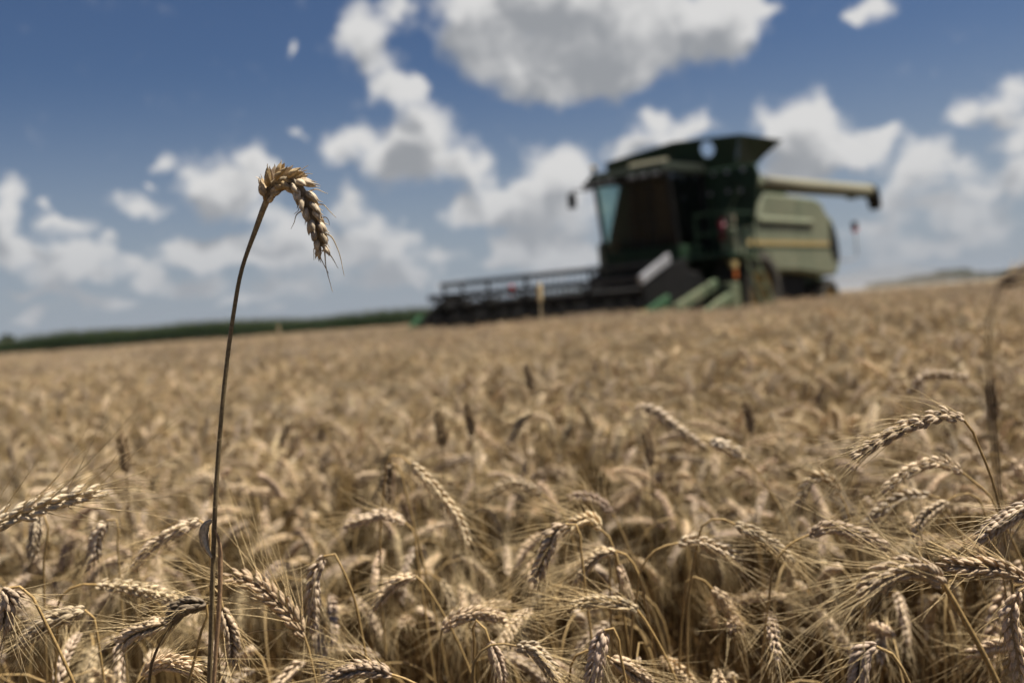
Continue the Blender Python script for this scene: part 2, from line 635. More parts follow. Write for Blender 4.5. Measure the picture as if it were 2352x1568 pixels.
def build_leaf(root, heading, length, width, droop, curl, rng, col=None):
    n = 12
    t = np.linspace(0, 1, n)
    h = np.array([cos(heading), sin(heading), 0])
    ang = radians(55) - droop * t
    step = length / (n - 1)
    p = [np.asarray(root, float)]
    for i in range(1, n):
        p.append(p[-1] + step * (h * cos(ang[i]) + np.array([0, 0, 1]) * sin(ang[i])))
    p = np.array(p)
    side0 = np.cross(h, [0, 0, 1.0])
    T = norm(np.gradient(p, axis=0))
    tw = curl * t
    up = np.cross(side0[None], T)
    side = side0[None] * np.cos(tw)[:, None] + up * np.sin(tw)[:, None]
    w = width * np.interp(t, [0, .1, .5, .85, 1], [.5, .9, 1, .6, .04])
    nrm = np.cross(side, T)
    k = 4
    v = np.stack([p - side * w[:, None] / 2, p + nrm * (w * .16)[:, None], p + side * w[:, None] / 2, p + nrm * (w * .16 + .0003)[:, None]], 1)
    q = Q()
    q.add(v.reshape(-1, 3), grid_faces(n, k), (C_LEAF if col is None else col) * rng.uniform(.8, 1.1))
    return q


# ------------------------------------------------------------------ object helpers
def tag(o, label=None, cat=None, group=None, kind=None):
    if label:
        o['label'] = label
    if cat:
        o['category'] = cat
    if group:
        o['group'] = group
    if kind:
        o['kind'] = kind
    return o


def empty(name, loc, rz=0):
    o = bpy.data.objects.new(name, None)
    o.empty_display_size = 0.05
    COL.objects.link(o)
    o.location = loc
    o.rotation_euler = (0, 0, rz)
    return o


def link(name, me, parent=None, coll=None):
    o = bpy.data.objects.new(name, me)
    (coll or COL).objects.link(o)
    if parent is not None:
        o.parent = parent
    return o


# ------------------------------------------------------------------ ground
def make_ground():
    nx = [-4000, -1500, -600, -250, -100, -40, -20, -10, -5, -2, 0, 2, 5, 10, 20, 40, 100, 250, 600, 1500, 4000]
    ny = [-200, -40, -10, -3, 0, 1, 2, 3, 4, 5, 6, 7, 8, 9, 10, 11, 12, 13, 14, 18, 24, 40, 80, 160, 400, 1000, 2500, 6000]
    v, f = [], []
    for y in ny:
        for x in nx:
            v.append((x, y, float(ground_z(x, y))))
    w = len(nx)
    for j in range(len(ny) - 1):
        for i in range(w - 1):
            a = j * w + i
            f.append((a, a + 1, a + w + 1, a + w))
    me = bpy.data.meshes.new('ground')
    me.from_pydata(v, [], f)
    me.polygons.foreach_set('use_smooth', [True] * len(f))
    mt, t, out = new_mat('stubble_soil')
    b = t.nodes.new('ShaderNodeBsdfPrincipled')
    b.inputs['Roughness'].default_value = 0.95
    b.inputs['Specular IOR Level'].default_value = 0.1
    tcn = t.nodes.new('ShaderNodeTexCoord')
    cols = []
    n1 = t.nodes.new('ShaderNodeTexNoise')
    n1.inputs['Scale'].default_value = 60
    n1.inputs['Detail'].default_value = 8
    n2 = t.nodes.new('ShaderNodeTexNoise')
    n2.inputs['Scale'].default_value = 0.05
    n2.inputs['Detail'].default_value = 5
    for n in (n1, n2):
        t.links.new(tcn.outputs['Object'], n.inputs['Vector'])
    r = t.nodes.new('ShaderNodeValToRGB')
    r.color_ramp.elements[0].position = 0.38
    r.color_ramp.elements[0].color = (0.16, 0.115, 0.06, 1)
    r.color_ramp.elements[1].position = 0.62
    r.color_ramp.elements[1].color = (0.36, 0.275, 0.155, 1)
    t.links.new(n1.outputs[0], r.inputs[0])
    r2 = t.nodes.new('ShaderNodeValToRGB')
    r2.color_ramp.elements[0].color = (0.85, 0.85, 0.85, 1)
    r2.color_ramp.elements[1].color = (1.12, 1.08, 1.0, 1)
    t.links.new(n2.outputs[0], r2.inputs[0])
    mx = t.nodes.new('ShaderNodeMix')
    mx.data_type = 'RGBA'
    mx.blend_type = 'MULTIPLY'
    mx.inputs['Factor'].default_value = 1
    t.links.new(r.outputs[0], mx.inputs['A'])
    t.links.new(r2.outputs[0], mx.inputs['B'])
    # bare soil under the standing crop, darkened for the shade there; straw litter on the cut ground beyond
    sx = t.nodes.new('ShaderNodeSeparateXYZ')
    t.links.new(tcn.outputs['Object'], sx.inputs[0])
    mr = t.nodes.new('ShaderNodeMapRange')
    mr.inputs['From Min'].default_value = 14
    mr.inputs['From Max'].default_value = 26
    t.links.new(sx.outputs[1], mr.inputs[0])
    mz = t.nodes.new('ShaderNodeMix')
    mz.data_type = 'RGBA'
    t.links.new(mr.outputs[0], mz.inputs['Factor'])
    r3 = t.nodes.new('ShaderNodeValToRGB')
    r3.color_ramp.elements[0].position = 0.4
    r3.color_ramp.elements[0].color = (0.045, 0.030, 0.015, 1)
    r3.color_ramp.elements[1].position = 0.68
    r3.color_ramp.elements[1].color = (0.17, 0.115, 0.05, 1)
    t.links.new(n1.outputs[0], r3.inputs[0])
    t.links.new(r3.outputs[0], mz.inputs['A'])
    t.links.new(mx.outputs['Result'], mz.inputs['B'])
    t.links.new(mz.outputs['Result'], b.inputs['Base Color'])
    t.links.new(b.outputs[0], out.inputs[0])
    me.materials.append(mt)
    o = link('ground', me)
    tag(o, kind='structure')


make_ground()


# ------------------------------------------------------------------ wheat: shapes
def stalk_path(h, phib, phit, elen, lean, s0, rng):
    """stem and ear centre lines in the local XZ plane, apex at height h, bowing towards +X"""
    n1, n2 = 26, 14
    slen = 0.30 + 0.0 * h                                   # the bending top length of the stem
    ph = [lean + (phib - lean) * max(0, (i / (n1 - 1) - s0) / (1 - s0)) ** 1.7 for i in range(n1)]
    pe = [phib + (phit - phib) * (i / (n2 - 1)) ** 0.8 for i in range(n2)]
    p = [np.zeros(3)]
    for i in range(n1 - 1):
        p.append(p[-1] + slen / (n1 - 1) * np.array([sin(ph[i]), 0, cos(ph[i])]))
    e = [p[-1]]
    for i in range(n2 - 1):
        e.append(e[-1] + elen / (n2 - 1) * np.array([sin(pe[i]), 0, cos(pe[i])]))
    apex = max(max(q[2] for q in p), max(q[2] for q in e))
    low = h - apex                                          # straight part below
    base = np.array([-low * math.tan(lean), 0, -low])
    pts = [base, base * 0.66 + np.array([rng.normal(0, .004), rng.normal(0, .004), 0]), base * 0.33] + p
    pts = np.array(pts) - base
    e = np.array(e) - base
    wob = rng.normal(0, .006)
    pts[:, 1] += wob * np.sin(pts[:, 2] * 7)
    e[:, 1] += pts[-1, 1] + np.linspace(0, rng.normal(0, .012), len(e))
    return pts, e


def stem_tube(q, pts, rng, r0=0.0018, r1=0.0011, k=6, n=28, col=None):
    p, ln = resample(pts, n)
    col = C_STEM if col is None else np.asarray(col)
    t = np.linspace(0, 1, n)
    r = np.interp(t, [0, .7, 1], [r0, r0 * .85, r1])
    r[n // 3] *= 1.28                                        # a node of the straw
    c = col[None] * np.interp(t, [0, .5, .8, 1], [.30, .50, 1.0, 1.1])[:, None] * rng.uniform(.75, 1.1)  # lower stem darkened: shade inside the crop put into the colour
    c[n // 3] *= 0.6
    tube(q, p, r, k, c)


KINDS = []
_kr = np.random.default_rng(5)
for hh in (0, 1, 2):
    for (pb, pt, el_) in ((100, 150, .088), (75, 120, .092), (125, 172, .084), (55, 95, .090), (88, 110, .095), (112, 160, .075), (30, 62, .086), (140, 178, .09)):
        KINDS.append((hh, radians(pb + _kr.uniform(-8, 8)), radians(pt + _kr.uniform(-5, 5)), el_ * _kr.uniform(.9, 1.08)))


def stalk_shapes(h, kind, rng, lod, leaves=1):
    """stem, ear, awn, leaf builders of one stalk, base at the origin"""
    _, pb, pt, el_ = kind
    sp, ep = stalk_path(h, pb, pt, el_, rng.uniform(-.02, .10), rng.uniform(.35, .6), rng)
    qs = Q()
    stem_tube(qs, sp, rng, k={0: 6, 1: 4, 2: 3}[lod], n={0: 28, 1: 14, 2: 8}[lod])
    qe, qa = build_ear(ep, rng, lod, nsp={0: 17, 1: 16, 2: 12}[lod], size=rng.uniform(.9, 1.12) * (1.04, 1.18, 1.15)[lod], splay=rng.uniform(.32, .50), awn_len=rng.uniform(.05, .075))
    ql = None
    for i in range(leaves):
        t = rng.uniform(.45, .8)
        i0 = int(t * 10)
        r_ = sp[3] * t
        l = build_leaf(r_, rng.uniform(0, 2 * pi), rng.uniform(.08, .20), rng.uniform(.005, .010), rng.uniform(1.2, 3.0), rng.uniform(-3, 3), rng)
        if ql is None:
            ql = l
        else:
            ql.merge(l)
    return qs, qe, qa, ql


def make_stalk(loc, rz, meshes):
    """a wheat stalk as a thing: stem, ear (> awns), leaf"""
    root = empty('wheat_stalk', loc, rz)
    link('stem', meshes[0], root)
    e = link('ear', meshes[1], root)
    link('awns', meshes[2], e)
    if meshes[3] is not None:
        link('leaf', meshes[3], root)
    return root


def copy_tree(o, parent=None):
    c = o.copy()
    COL.objects.link(c)
    c.parent = parent
    for ch in o.children:
        copy_tree(ch, c)
    return c


HERO_XY = []


def hero(ear, d, stem=None, d1=None, dz=0.0, label='', group=None, nsp=17, size=1.0, splay=.40, awn=.065, keep=1.0, roll=None, seed=0,
         stem_col=None, r0=.0019, r1=.0012, tint=None, messy=.10, leaf=None, awn_r=.00040):
    rng = np.random.default_rng(1000 + seed)
    n = len(ear)
    e = np.array([at(x, y, d + dz * i / (n - 1)) for i, (x, y) in enumerate(ear)])
    if stem:
        ms = len(stem)
        dd = d if d1 is None else d1
        s = [at(x, y, d + (dd - d) * (i + 1) / ms) for i, (x, y) in enumerate(stem)]
        last = s[-1]
        prev = s[-2] if ms > 1 else e[0]
        u = norm(last - prev)
    else:
        s = []
        last = e[0]
        u = norm(e[0] - e[1])
        s.append(last + u * .022 + np.array([0, 0, -.002]))
        s.append(last + u * .040 + np.array([0, 0, -.016]))
        s.append(last + u * .050 + np.array([0, rng.uniform(-.005, .01), -.05]))
        last = s[-1]
        u = np.array([u[0] * .12, 0, -1.0])
    gz = float(ground_z(last[0], last[1]))
    drop = max(.06, last[2] - gz)
    slope = np.clip(u[:2] / max(.25, -u[2]), -.35, .35)
    mid = last + np.array([slope[0] * drop * .28, slope[1] * drop * .28, -drop * .4])
    bot = np.array([last[0] + slope[0] * drop * .4, last[1] + slope[1] * drop * .4, 0])
    bot[2] = float(ground_z(bot[0], bot[1]))
    path = np.array([bot, mid] + list(reversed(s)) + [e[0]])
    root = empty('wheat_stalk', bot)
    qs = Q()
    p, ln = resample(path, 60)
    t = np.linspace(0, 1, 60)
    r = np.interp(t, [0, .7, 1], [r0, r0 * .9, r1])
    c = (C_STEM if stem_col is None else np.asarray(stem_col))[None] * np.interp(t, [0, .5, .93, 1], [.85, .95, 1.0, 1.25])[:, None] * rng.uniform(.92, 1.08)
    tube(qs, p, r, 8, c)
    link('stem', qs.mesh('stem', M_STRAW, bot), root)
    qe, qa = build_ear(e, rng, 0, roll=roll, nsp=nsp, size=size * 1.14, splay=splay * 1.15, awn_len=awn, awn_keep=keep, tint=tint, messy=messy, awn_r=awn_r)
    eo = link('ear', qe.mesh('ear', M_STRAW, bot), root)
    link('awns', qa.mesh('awns', M_STRAW, bot), eo)
    if leaf:
        for l in leaf:
            link('leaf', l.mesh('leaf', M_STRAW, bot), root)
    tag(root, label, 'wheat stalk', group or 'wheat stalks standing at the edge of the crop')
    HERO_XY.append((e[len(e) // 2][0], e[len(e) // 2][1]))
    return root


# ------------------------------------------------------------------ the tall stalk with the bowed ear
def lone_stalk():
    d = 0.80
    ear = [(613, 460), (617, 438), (631, 420), (655, 413), (680, 421), (697, 444), (708, 474), (721, 506), (731, 535), (737, 560), (739, 578)]
    stem = [(607, 474), (590, 520), (555, 620), (535, 730), (515, 890), (505, 1000), (495, 1150), (489, 1300), (485, 1450), (481, 1560)]
    rng = np.random.default_rng(77)
    e = np.array([at(x, y, d - .010 * sin(pi * i / 10)) for i, (x, y) in enumerate(ear)])
    s = [at(x, y, d) for x, y in stem]
    bot = s[-1] + np.array([.01, .0, 0])
    bot[2] = float(ground_z(bot[0], bot[1]))
    path = np.array([bot, (bot + s[-1]) / 2] + list(reversed(s)) + [e[0]])
    root = empty('wheat_stalk', bot)
    q = Q()
    p, ln = resample(path, 140)
    t = np.linspace(0, 1, 140)
    r = np.interp(t, [0, .5, .8, .96, 1], [.0027, .0023, .0019, .0017, .0027])
    c = np.array([.34, .25, .125])[None] * np.interp(t, [0, .45, .75, .95, 1], [1.7, 1.35, .85, .95, 1.8])[:, None]
    # faint bands along the straw
    c = c * (1 + .16 * np.sin(t * 90 + np.sin(t * 23) * 2))[:, None]
    tube(q, p, r, 10, c)
    link('stem', q.mesh('stem', M_STRAW, bot), root)
    # ear: dense, dishevelled spikelets
    pe, ln = resample(e, 60)
    toward = norm(CPOS - pe[30])
    T = norm(np.gradient(pe, axis=0))
    Nn = norm(toward[None] - T * (T @ toward)[:, None])
    B = np.cross(T, Nn)
    qe, qa = Q(), Q()
    tint = np.array([.62, .50, .335])
    tube(qe, pe[::4], .0030, 8, tint * .5)
    nsp = 23
    ts = np.linspace(0.0, .97, nsp)
    idx = (ts * 59).round().astype(int)
    for i in range(nsp):
        j = idx[i]
        s_ = 1.0 if i % 2 == 0 else -1.0
        t_ = ts[i]
        # bulging at the bow, slimmer towards the tip
        fat = 1.12 * np.interp(t_, [0, .1, .35, .7, 1], [.85, 1.12, 1.12, 1.0, .76])
        spl = np.interp(t_, [0, .15, .4, .6, 1], [.55, .95, .72, .42, .28])
        for kx, fan in enumerate((-1.15, -.7, -.25, .25, .7, 1.1)):
            side = s_ * spl * rng.uniform(.75, 1.15) * (1.0 - .25 * abs(fan))
            dv = T[j] + B[j] * side + Nn[j] * (fan * .52) + rng.normal(0, .15, 3)
            base = pe[j] + B[j] * (s_ * .0016 * fat) + Nn[j] * (fan * .0030 * fat) + T[j] * rng.uniform(-.0012, .0016)
            out = B[j] * s_ * .7 + Nn[j] * fan * 1.3 + rng.normal(0, .15, 3)
            colr = tint * rng.uniform(.66, 1.2)
            if rng.random() < .07:
                colr = colr * np.array([.55, .5, .48])
            if t_ < .38 and rng.random() < .6:
                colr = colr * np.array([.88, .80, .62])  # golden tone of the bow's shaded side, put into the colour
            le = rng.uniform(.0092, .0118) * fat
            tip = husks(qe, base[None], dv[None], out[None], np.array([le]), np.array([.0044 * fat]), np.array([.0036 * fat]), colr[None], 0, rng)
            # short hooked beaks on most husks
            if rng.random() < .55:
                awns(qa, tip, norm(norm(dv)[None] + rng.normal(0, .2, (1, 3))), np.array([rng.uniform(.0018, .0045)]), .00055, rng, 0, bend=.5, col=colr * .9)
    # the few long awns still there, traced: start and end in the photograph
    for pts in ([(728, 435), (742, 441), (753, 445)], [(742, 470), (757, 485), (772, 500)], [(680, 495), (676, 510), (668, 526)], [(690, 470), (684, 485), (675, 492)],
                [(712, 492), (714, 515), (716, 535)], [(757, 540), (774, 568), (791, 634)], [(741, 575), (749, 615), (764, 671)], [(736, 583), (744, 608), (755, 628)],
                [(745, 573), (760, 588), (777, 617)], [(733, 502), (737, 525), (727, 548)], [(688, 395), (697, 387), (708, 380)], [(722, 570), (721, 585), (721, 598)],
                [(700, 400), (712, 399), (718, 400)], [(750, 500), (755, 508), (757, 518)]):
        # rooted inside the ear
        e0 = min(ear, key=lambda c_: hypot(c_[0] - pts[0][0], c_[1] - pts[0][1]))
        pts = [(e0[0] * .75 + pts[0][0] * .25, e0[1] * .75 + pts[0][1] * .25)] + pts
        pp, _ = resample([at(x, y, d - .006) for x, y in pts], 16)
        tube(qa, pp, np.interp(np.linspace(0, 1, 16), [0, .35, 1], [.0008, .00046, .00018]), 5, C_AWN * rng.uniform(.6, 1.0))
    eo = link('ear', qe.mesh('ear', M_STRAW, bot), root)
    link('awns', qa.mesh('awns', M_STRAW, bot), eo)
    # the collar under the ear
    qc = Q()
    for k in range(3):
        a = k * 2.1 + .4
        o_ = B[0] * cos(a) + Nn[0] * sin(a)
        husks(qc, (pe[0] - T[0] * .002)[None], (T[0] + o_ * .45)[None], o_[None], np.array([.0085]), np.array([.0042]), np.array([.0028]), (tint * np.array([.75, .62, .42]))[None], 0, rng)
    link('glume', qc.mesh('glume', M_STRAW, bot), root)
    # curled dry leaf and its sheath
    ql = Q()
    lp, _ = resample([at(x, y, d - .006) for x, y in ((487, 1194), (475, 1203), (468, 1222), (469, 1244), (476, 1262), (486, 1280))], 16)
    Tl = norm(np.gradient(lp, axis=0))
    vw = norm(CPOS - lp[0])
    sd_ = norm(np.cross(Tl, vw))
    w = np.interp(np.linspace(0, 1, 16), [0, .25, .6, 1], [.0025, .0074, .0068, .0016])
    a1, a2 = lp - sd_ * w[:, None] * .5, lp + sd_ * w[:, None] * .5 + vw * .003
    v = np.stack([a1, (a1 + a2) / 2 + vw * .0025, a2, (a1 + a2) / 2 + vw * .0021], 1)
    ql.add(v.reshape(-1, 3), grid_faces(16, 4), np.array([.62, .51, .34]))
    link('leaf', ql.mesh('leaf', M_STRAW, bot), root)
    q3 = Q()
    lp, _ = resample([at(x, y, d - .003) for x, y in ((493, 1215), (503, 1240), (506, 1300), (503, 1400), (497, 1480), (491, 1568))], 20)
    tube(q3, lp, np.interp(np.linspace(0, 1, 20), [0, .2, 1], [.0006, .0020, .0016]), 6, np.array([.40, .25, .13]))
    link('leaf_sheath', q3.mesh('leaf_sheath', M_STRAW, bot), root)
    tag(root, 'tall lone wheat stalk standing far above the crop, its plump ear bowed against the sky', 'wheat stalk', None)


lone_stalk()

# ------------------------------------------------------------------ stalks one can tell apart, traced from the photograph
hero([(-45, 1236), (0, 1198), (60, 1172), (120, 1152), (180, 1137), (228, 1130)], .76, [(-75, 1262), (-95, 1320)], label='sharp pale ear pointing at the tall lone stalk, its long awns spread like a fan', seed=101, size=1.12, awn=.11, splay=.26, roll=.3, tint=(.84, .70, .48), awn_r=.00042, keep=.8)
hero([(2212, 962), (2170, 953), (2120, 966), (2070, 985), (2015, 1015), (1962, 1047)], .93, [(2224, 974), (2250, 1030), (2275, 1090), (2295, 1160), (2305, 1230), (2318, 1300), (2325, 1350), (2335, 1450), (2350, 1568)], label='long slim ear bent sharply over on a pale curving stem behind the harvester side', seed=2, size=.98, awn=.075, splay=.34)
hero([(2166, 1340), (2135, 1316), (2098, 1306), (2054, 1314), (2012, 1335), (1984, 1356)], .72, [(2178, 1358), (2211, 1416), (2245, 1475), (2275, 1533), (2292, 1568)], label='plump sharp ear with awns sticking straight up, on a thick pale slanting stem', seed=3, size=1.08, awn=.105, awn_r=.0004, keep=1.3, splay=.42, r0=.0026, r1=.0019, roll=1.2)
hero([(2356, 1331), (2316, 1312), (2270, 1302), (2225, 1301), (2190, 1297), (2166, 1292)], .78, [(2400, 1350), (2440, 1420)], label='level ear with neat overlapping husks, its tip touching the plump sharp ear', seed=4, awn=.075, roll=.2, splay=.36)
hero([(2385, 1150), (2345, 1172), (2310, 1192), (2280, 1212), (2255, 1234)], .88, [(2415, 1150), (2450, 1200)], label='greyish ear drooping in from the picture edge across the pale curving stem', seed=5, awn=.06)
hero([(2012, 1484), (2001, 1487), (1986, 1504), (1976, 1536), (1971, 1572)], .75, [(2045, 1497), (2071, 1532), (2089, 1568)], label='stubby ear hooked straight down from a tightly curled stem', seed=6, awn=.05)
hero([(2340, 1358), (2322, 1400), (2326, 1450), (2336, 1500), (2342, 1560)], .86, [(2345, 1340), (2362, 1345), (2380, 1400)], label='long dark ear hanging straight down beneath the level ear', seed=7, awn=.05)
hero([(2211, 1085), (2159, 1061), (2111, 1070), (2067, 1096), (2032, 1123)], 1.12, [(2240, 1108), (2264, 1127), (2300, 1190)], label='arched ear just beneath the long slim bent ear', seed=8)
hero([(2176, 1150), (2141, 1171), (2115, 1197), (2106, 1232)], 1.2, label='short ear curling downward beneath the arched ear', seed=9)
hero([(2133, 1136), (2076, 1140), (2032, 1166), (1988, 1197)], 1.25, [(2160, 1146), (2180, 1180)], label='pale ear slanting down towards the fat double ear', seed=10)
hero([(1858, 1228), (1900, 1212), (1950, 1219), (2000, 1236), (2034, 1256)], 1.08, label='thick level ear with dark gaps between husks, below the drooping pale ears', seed=11, size=1.12)
hero([(1931, 1136), (1905, 1101), (1874, 1096), (1848, 1123), (1833, 1165)], 1.28, [(1942, 1160), (1952, 1195), (1958, 1230)], label='ear curved in a tight arch like a crook beneath the harvester rear wheel', seed=12)
hero([(1689, 1204), (1726, 1221), (1769, 1245), (1815, 1284)], 1.12, label='ear sloping down with long awns trailing towards the thick level ear', seed=13, awn=.075)
hero([(1557, 1247), (1594, 1241), (1634, 1254), (1673, 1271), (1695, 1291)], 1.12, label='humped pale ear below and beside the sloping ear', seed=14, awn=.075)
hero([(1636, 1352), (1660, 1376), (1680, 1411), (1701, 1448)], 1.15, label='solitary pinkish ear steeply slanted over a dark gap in the crop', seed=15, size=.9)
hero([(1299, 1203), (1277, 1217), (1261, 1249), (1245, 1289), (1227, 1337)], 1.1, [(1312, 1196), (1328, 1212), (1334, 1260)], label='bold pale ear hanging in the middle of the crop with awns streaming down', seed=16, size=1.12, awn=.095, roll=.0)
hero([(1379, 1215), (1361, 1193), (1333, 1197), (1305, 1217)], 1.16, [(1391, 1223), (1409, 1257), (1416, 1300)], label='small hooked ear just behind the bold pale hanging ear', seed=17, awn=.07)
hero([(1413, 1264), (1385, 1269), (1353, 1293), (1327, 1332)], 1.12, [(1430, 1268), (1447, 1283), (1469, 1325), (1481, 1381)], label='slender ear on a stem bent like a shepherd crook', seed=18, size=.85, awn=.06)
hero([(1421, 1296), (1433, 1337), (1447, 1372)], 1.16, label='thin little ear hanging inside the crook of the bent stem', seed=19, size=.8, awn=.04)
hero([(1463, 1399), (1421, 1385), (1377, 1380), (1323, 1385)], 1.05, [(1474, 1412), (1487, 1432)], label='level ear below the shepherd crook stem, awns pointing back', seed=20, awn=.07)
hero([(1015, 1446), (1045, 1421), (1077, 1409), (1113, 1409), (1156, 1418)], 1.05, [(1012, 1460), (1010, 1500)], label='light ear rising from a slanting leaf and levelling out', seed=21, awn=.075)
hero([(954, 1322), (916, 1333), (888, 1357), (862, 1392)], 1.12, [(966, 1331), (980, 1348), (1003, 1383)], label='slim ear drooping from a gently bowed stem, next to the hanging double awned ear', seed=22, awn=.06, size=.9)
hero([(930, 1199), (880, 1181), (836, 1193), (794, 1207)], 1.3, [(948, 1216), (955, 1260)], label='flat arched ear above the slim drooping ear', seed=23, awn=.06)
hero([(943, 1066), (973, 1093), (1005, 1129), (1037, 1169), (1061, 1213), (1075, 1254)], 1.32, label='extra long ear sweeping down in one diagonal line', seed=24, awn=.075, size=1.1, nsp=24)
hero([(898, 1063), (885, 1101), (888, 1148)], 1.36, [(905, 1058), (914, 1070), (932, 1133), (953, 1213)], label='dark shaded ear hanging straight behind its own pale stem', seed=25, tint=(.30, .22, .13))  # dark tint paints this ear's shade
hero([(1243, 1135), (1217, 1121), (1181, 1109), (1149, 1117), (1131, 1137)], 1.46, label='whitish humped ear above the bold pale hanging ear', seed=26, tint=(.60, .47, .30), size=1.1, awn=.05)
hero([(1405, 1178), (1377, 1153), (1345, 1141), (1311, 1141)], 1.42, [(1416, 1195), (1430, 1225)], label='rounded ear arching behind the small hooked ear', seed=27)
hero([(1388, 1447), (1377, 1485), (1369, 1521), (1361, 1572)], .95, [(1394, 1435), (1412, 1445), (1424, 1500)], label='big fat ear hanging down to the picture edge with curly awns', seed=28, size=1.12, awn=.09)
hero([(1403, 1511), (1445, 1533), (1487, 1563)], .98, label='ear branching off low beside the big fat hanging ear', seed=29)
hero([(1187, 1483), (1217, 1489), (1245, 1513), (1279, 1557)], .98, label='curved ear beside a black shadowed husk at the picture edge', seed=30)
hero([(1124, 1472), (1141, 1513), (1153, 1556)], 1.0, label='small pale ear hanging next to the curved low ear', seed=31, size=.9, awn=.04)
hero([(458, 1195), (416, 1213), (376, 1237), (344, 1261), (310, 1300)], 1.08, [(466, 1192), (478, 1204), (482, 1260)], label='ear slanting away from the tall lone stalk at its curled leaf', seed=32, awn=.08, size=1.06)
hero([(246, 1195), (224, 1229), (216, 1269), (203, 1300)], 1.18, [(252, 1186), (266, 1192), (270, 1250)], label='ear hanging under the tip of the sharp pale ear', seed=33)
hero([(222, 1342), (280, 1345), (340, 1357), (402, 1371)], 1.06, label='level shaggy ear pointing at the foot of the tall lone stalk', seed=34, awn=.08)
hero([(194, 1400), (152, 1413), (112, 1425), (80, 1449), (46, 1480)], .98, [(204, 1402), (214, 1414), (224, 1461), (236, 1540)], label='pale drooping ear near the lower corner, awns hanging like strings', seed=35, awn=.085, size=1.08)
hero([(699, 1460), (664, 1409), (632, 1377), (600, 1349), (560, 1329), (519, 1324)], .97, [(706, 1480), (720, 1540)], label='broad backward leaning ear with one ripe orange grain showing', seed=36, awn=.11, size=1.2, splay=.5, nsp=20)
hero([(744, 1277), (724, 1313), (720, 1357), (720, 1401), (720, 1444)], 1.04, [(752, 1268), (766, 1270), (784, 1301), (816, 1381), (830, 1450)], label='straight hanging ear on a bowed stem, next to the broad backward leaning ear', seed=37, awn=.08)
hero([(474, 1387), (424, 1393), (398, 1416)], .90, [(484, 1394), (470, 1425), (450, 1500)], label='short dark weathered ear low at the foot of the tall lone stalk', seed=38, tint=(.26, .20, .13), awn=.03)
hero([(392, 1428), (340, 1441), (296, 1461), (278, 1484)], .90, [(404, 1417), (380, 1457), (352, 1509), (342, 1568)], label='light ear on a dark bowed stem, awns curling down at its tip', seed=39, awn=.06, stem_col=(.20, .13, .06))
hero([(512, 1396), (532, 1461), (533, 1520)], .94, label='limp pale ear hanging beside the foot of the tall lone stalk', seed=40, tint=(.60, .46, .30), awn=.05, size=.95)
hero([(2295, 655), (2320, 643), (2352, 630), (2388, 620)], .42, [(2286, 664), (2276, 690), (2272, 760), (2270, 850), (2276, 940), (2282, 1000)], label='tall dark stalk rising past the skyline, its bowed brown ear cut by the picture edge', seed=41, tint=(.30, .21, .12), stem_col=(.30, .215, .115), awn=.01, r0=.0007, r1=.0006, size=.40)
hero([(1241, 697), (1240, 675), (1240, 654)], 4.2, [(1242, 720), (1243, 745)], label='upright stalk poking above the crop in front of the header reel', seed=42, awn=.01, tint=(.95, .78, .48), size=1.5, r0=.0035, r1=.0030, nsp=10, stem_col=(.75,.62,.38))
hero([(641, 775), (640, 762), (640, 748)], 4.4, [(641, 800)], label='pale upright ear standing out against the dark corn row', seed=43, awn=.01, size=.95, nsp=8, r0=.003, r1=.003, tint=(.7,.56,.34))
hero([(1459, 931), (1501, 942), (1541, 972), (1576, 997), (1616, 1024)], 1.75, label='long light ear sloping down below the header divider', seed=44, size=1.2, nsp=22)
hero([(2088, 905), (2120, 866), (2170, 860), (2225, 868)], 1.7, [(2086, 918), (2078, 960)], label='ear arching sideways above the long slim bent ear', seed=45, size=1.1)
hero([(85, 1182), (80, 1230), (72, 1275)], 1.15, [(88, 1172), (98, 1180), (100, 1300)], label='smooth pale papery ear hanging below the sharp pale ear', seed=46, tint=(.62, .50, .34), awn=.01, size=.95, splay=.15)
hero([(6, 1352), (20, 1366), (14, 1400), (8, 1440)], .84, [(40, 1345), (70, 1365), (100, 1420)], label='small twisted ear cut by the picture edge above the pale drooping ear', seed=47, awn=.06)
hero([(1222, 945), (1200, 960), (1186, 985), (1176, 1010)], 1.95, label='short ear drooping below the header end', seed=48, size=1.1)
hero([(330, 1552), (352, 1530), (400, 1522), (450, 1540)], .92, label='half hidden ear lying low between the dark bowed stem and the tall stalk', seed=49)
hero([(900, 1548), (850, 1534), (800, 1540), (760, 1560)], .95, label='ear curving in at the lower picture edge between two tall stalks', seed=50)
hero([(1631, 1013), (1664, 1024), (1700, 1046)], 1.45, [(1716, 1060), (1735, 1078), (1762, 1116)], label='very pale ear folded back on its stem, above the crooked arching ear', seed=51, tint=(.78, .64, .45), size=1.2)
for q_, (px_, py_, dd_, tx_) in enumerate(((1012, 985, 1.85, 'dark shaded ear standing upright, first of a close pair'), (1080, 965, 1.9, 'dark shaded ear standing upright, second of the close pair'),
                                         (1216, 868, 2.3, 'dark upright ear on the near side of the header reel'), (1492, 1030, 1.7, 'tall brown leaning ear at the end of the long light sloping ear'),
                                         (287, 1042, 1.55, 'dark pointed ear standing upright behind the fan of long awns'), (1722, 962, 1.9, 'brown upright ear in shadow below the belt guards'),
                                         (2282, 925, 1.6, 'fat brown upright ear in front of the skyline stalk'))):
    hero([(px_ + 3, py_ + 42 / dd_ * 1.6), (px_, py_), (px_ - 8, py_ - 42 / dd_ * 1.6)], dd_, label=tx_, seed=60 + q_, tint=(.42, .305, .175), awn=.035, size=1.15, stem=[(px_ + 8, py_ + 100), (px_ + 12, py_ + 160)], stem_col=(.25, .17, .08))  # dark tints paint the shade on these ears and stems
HERO_XY = np.array(HERO_XY)
N_HERO = len(HERO_XY) + 1

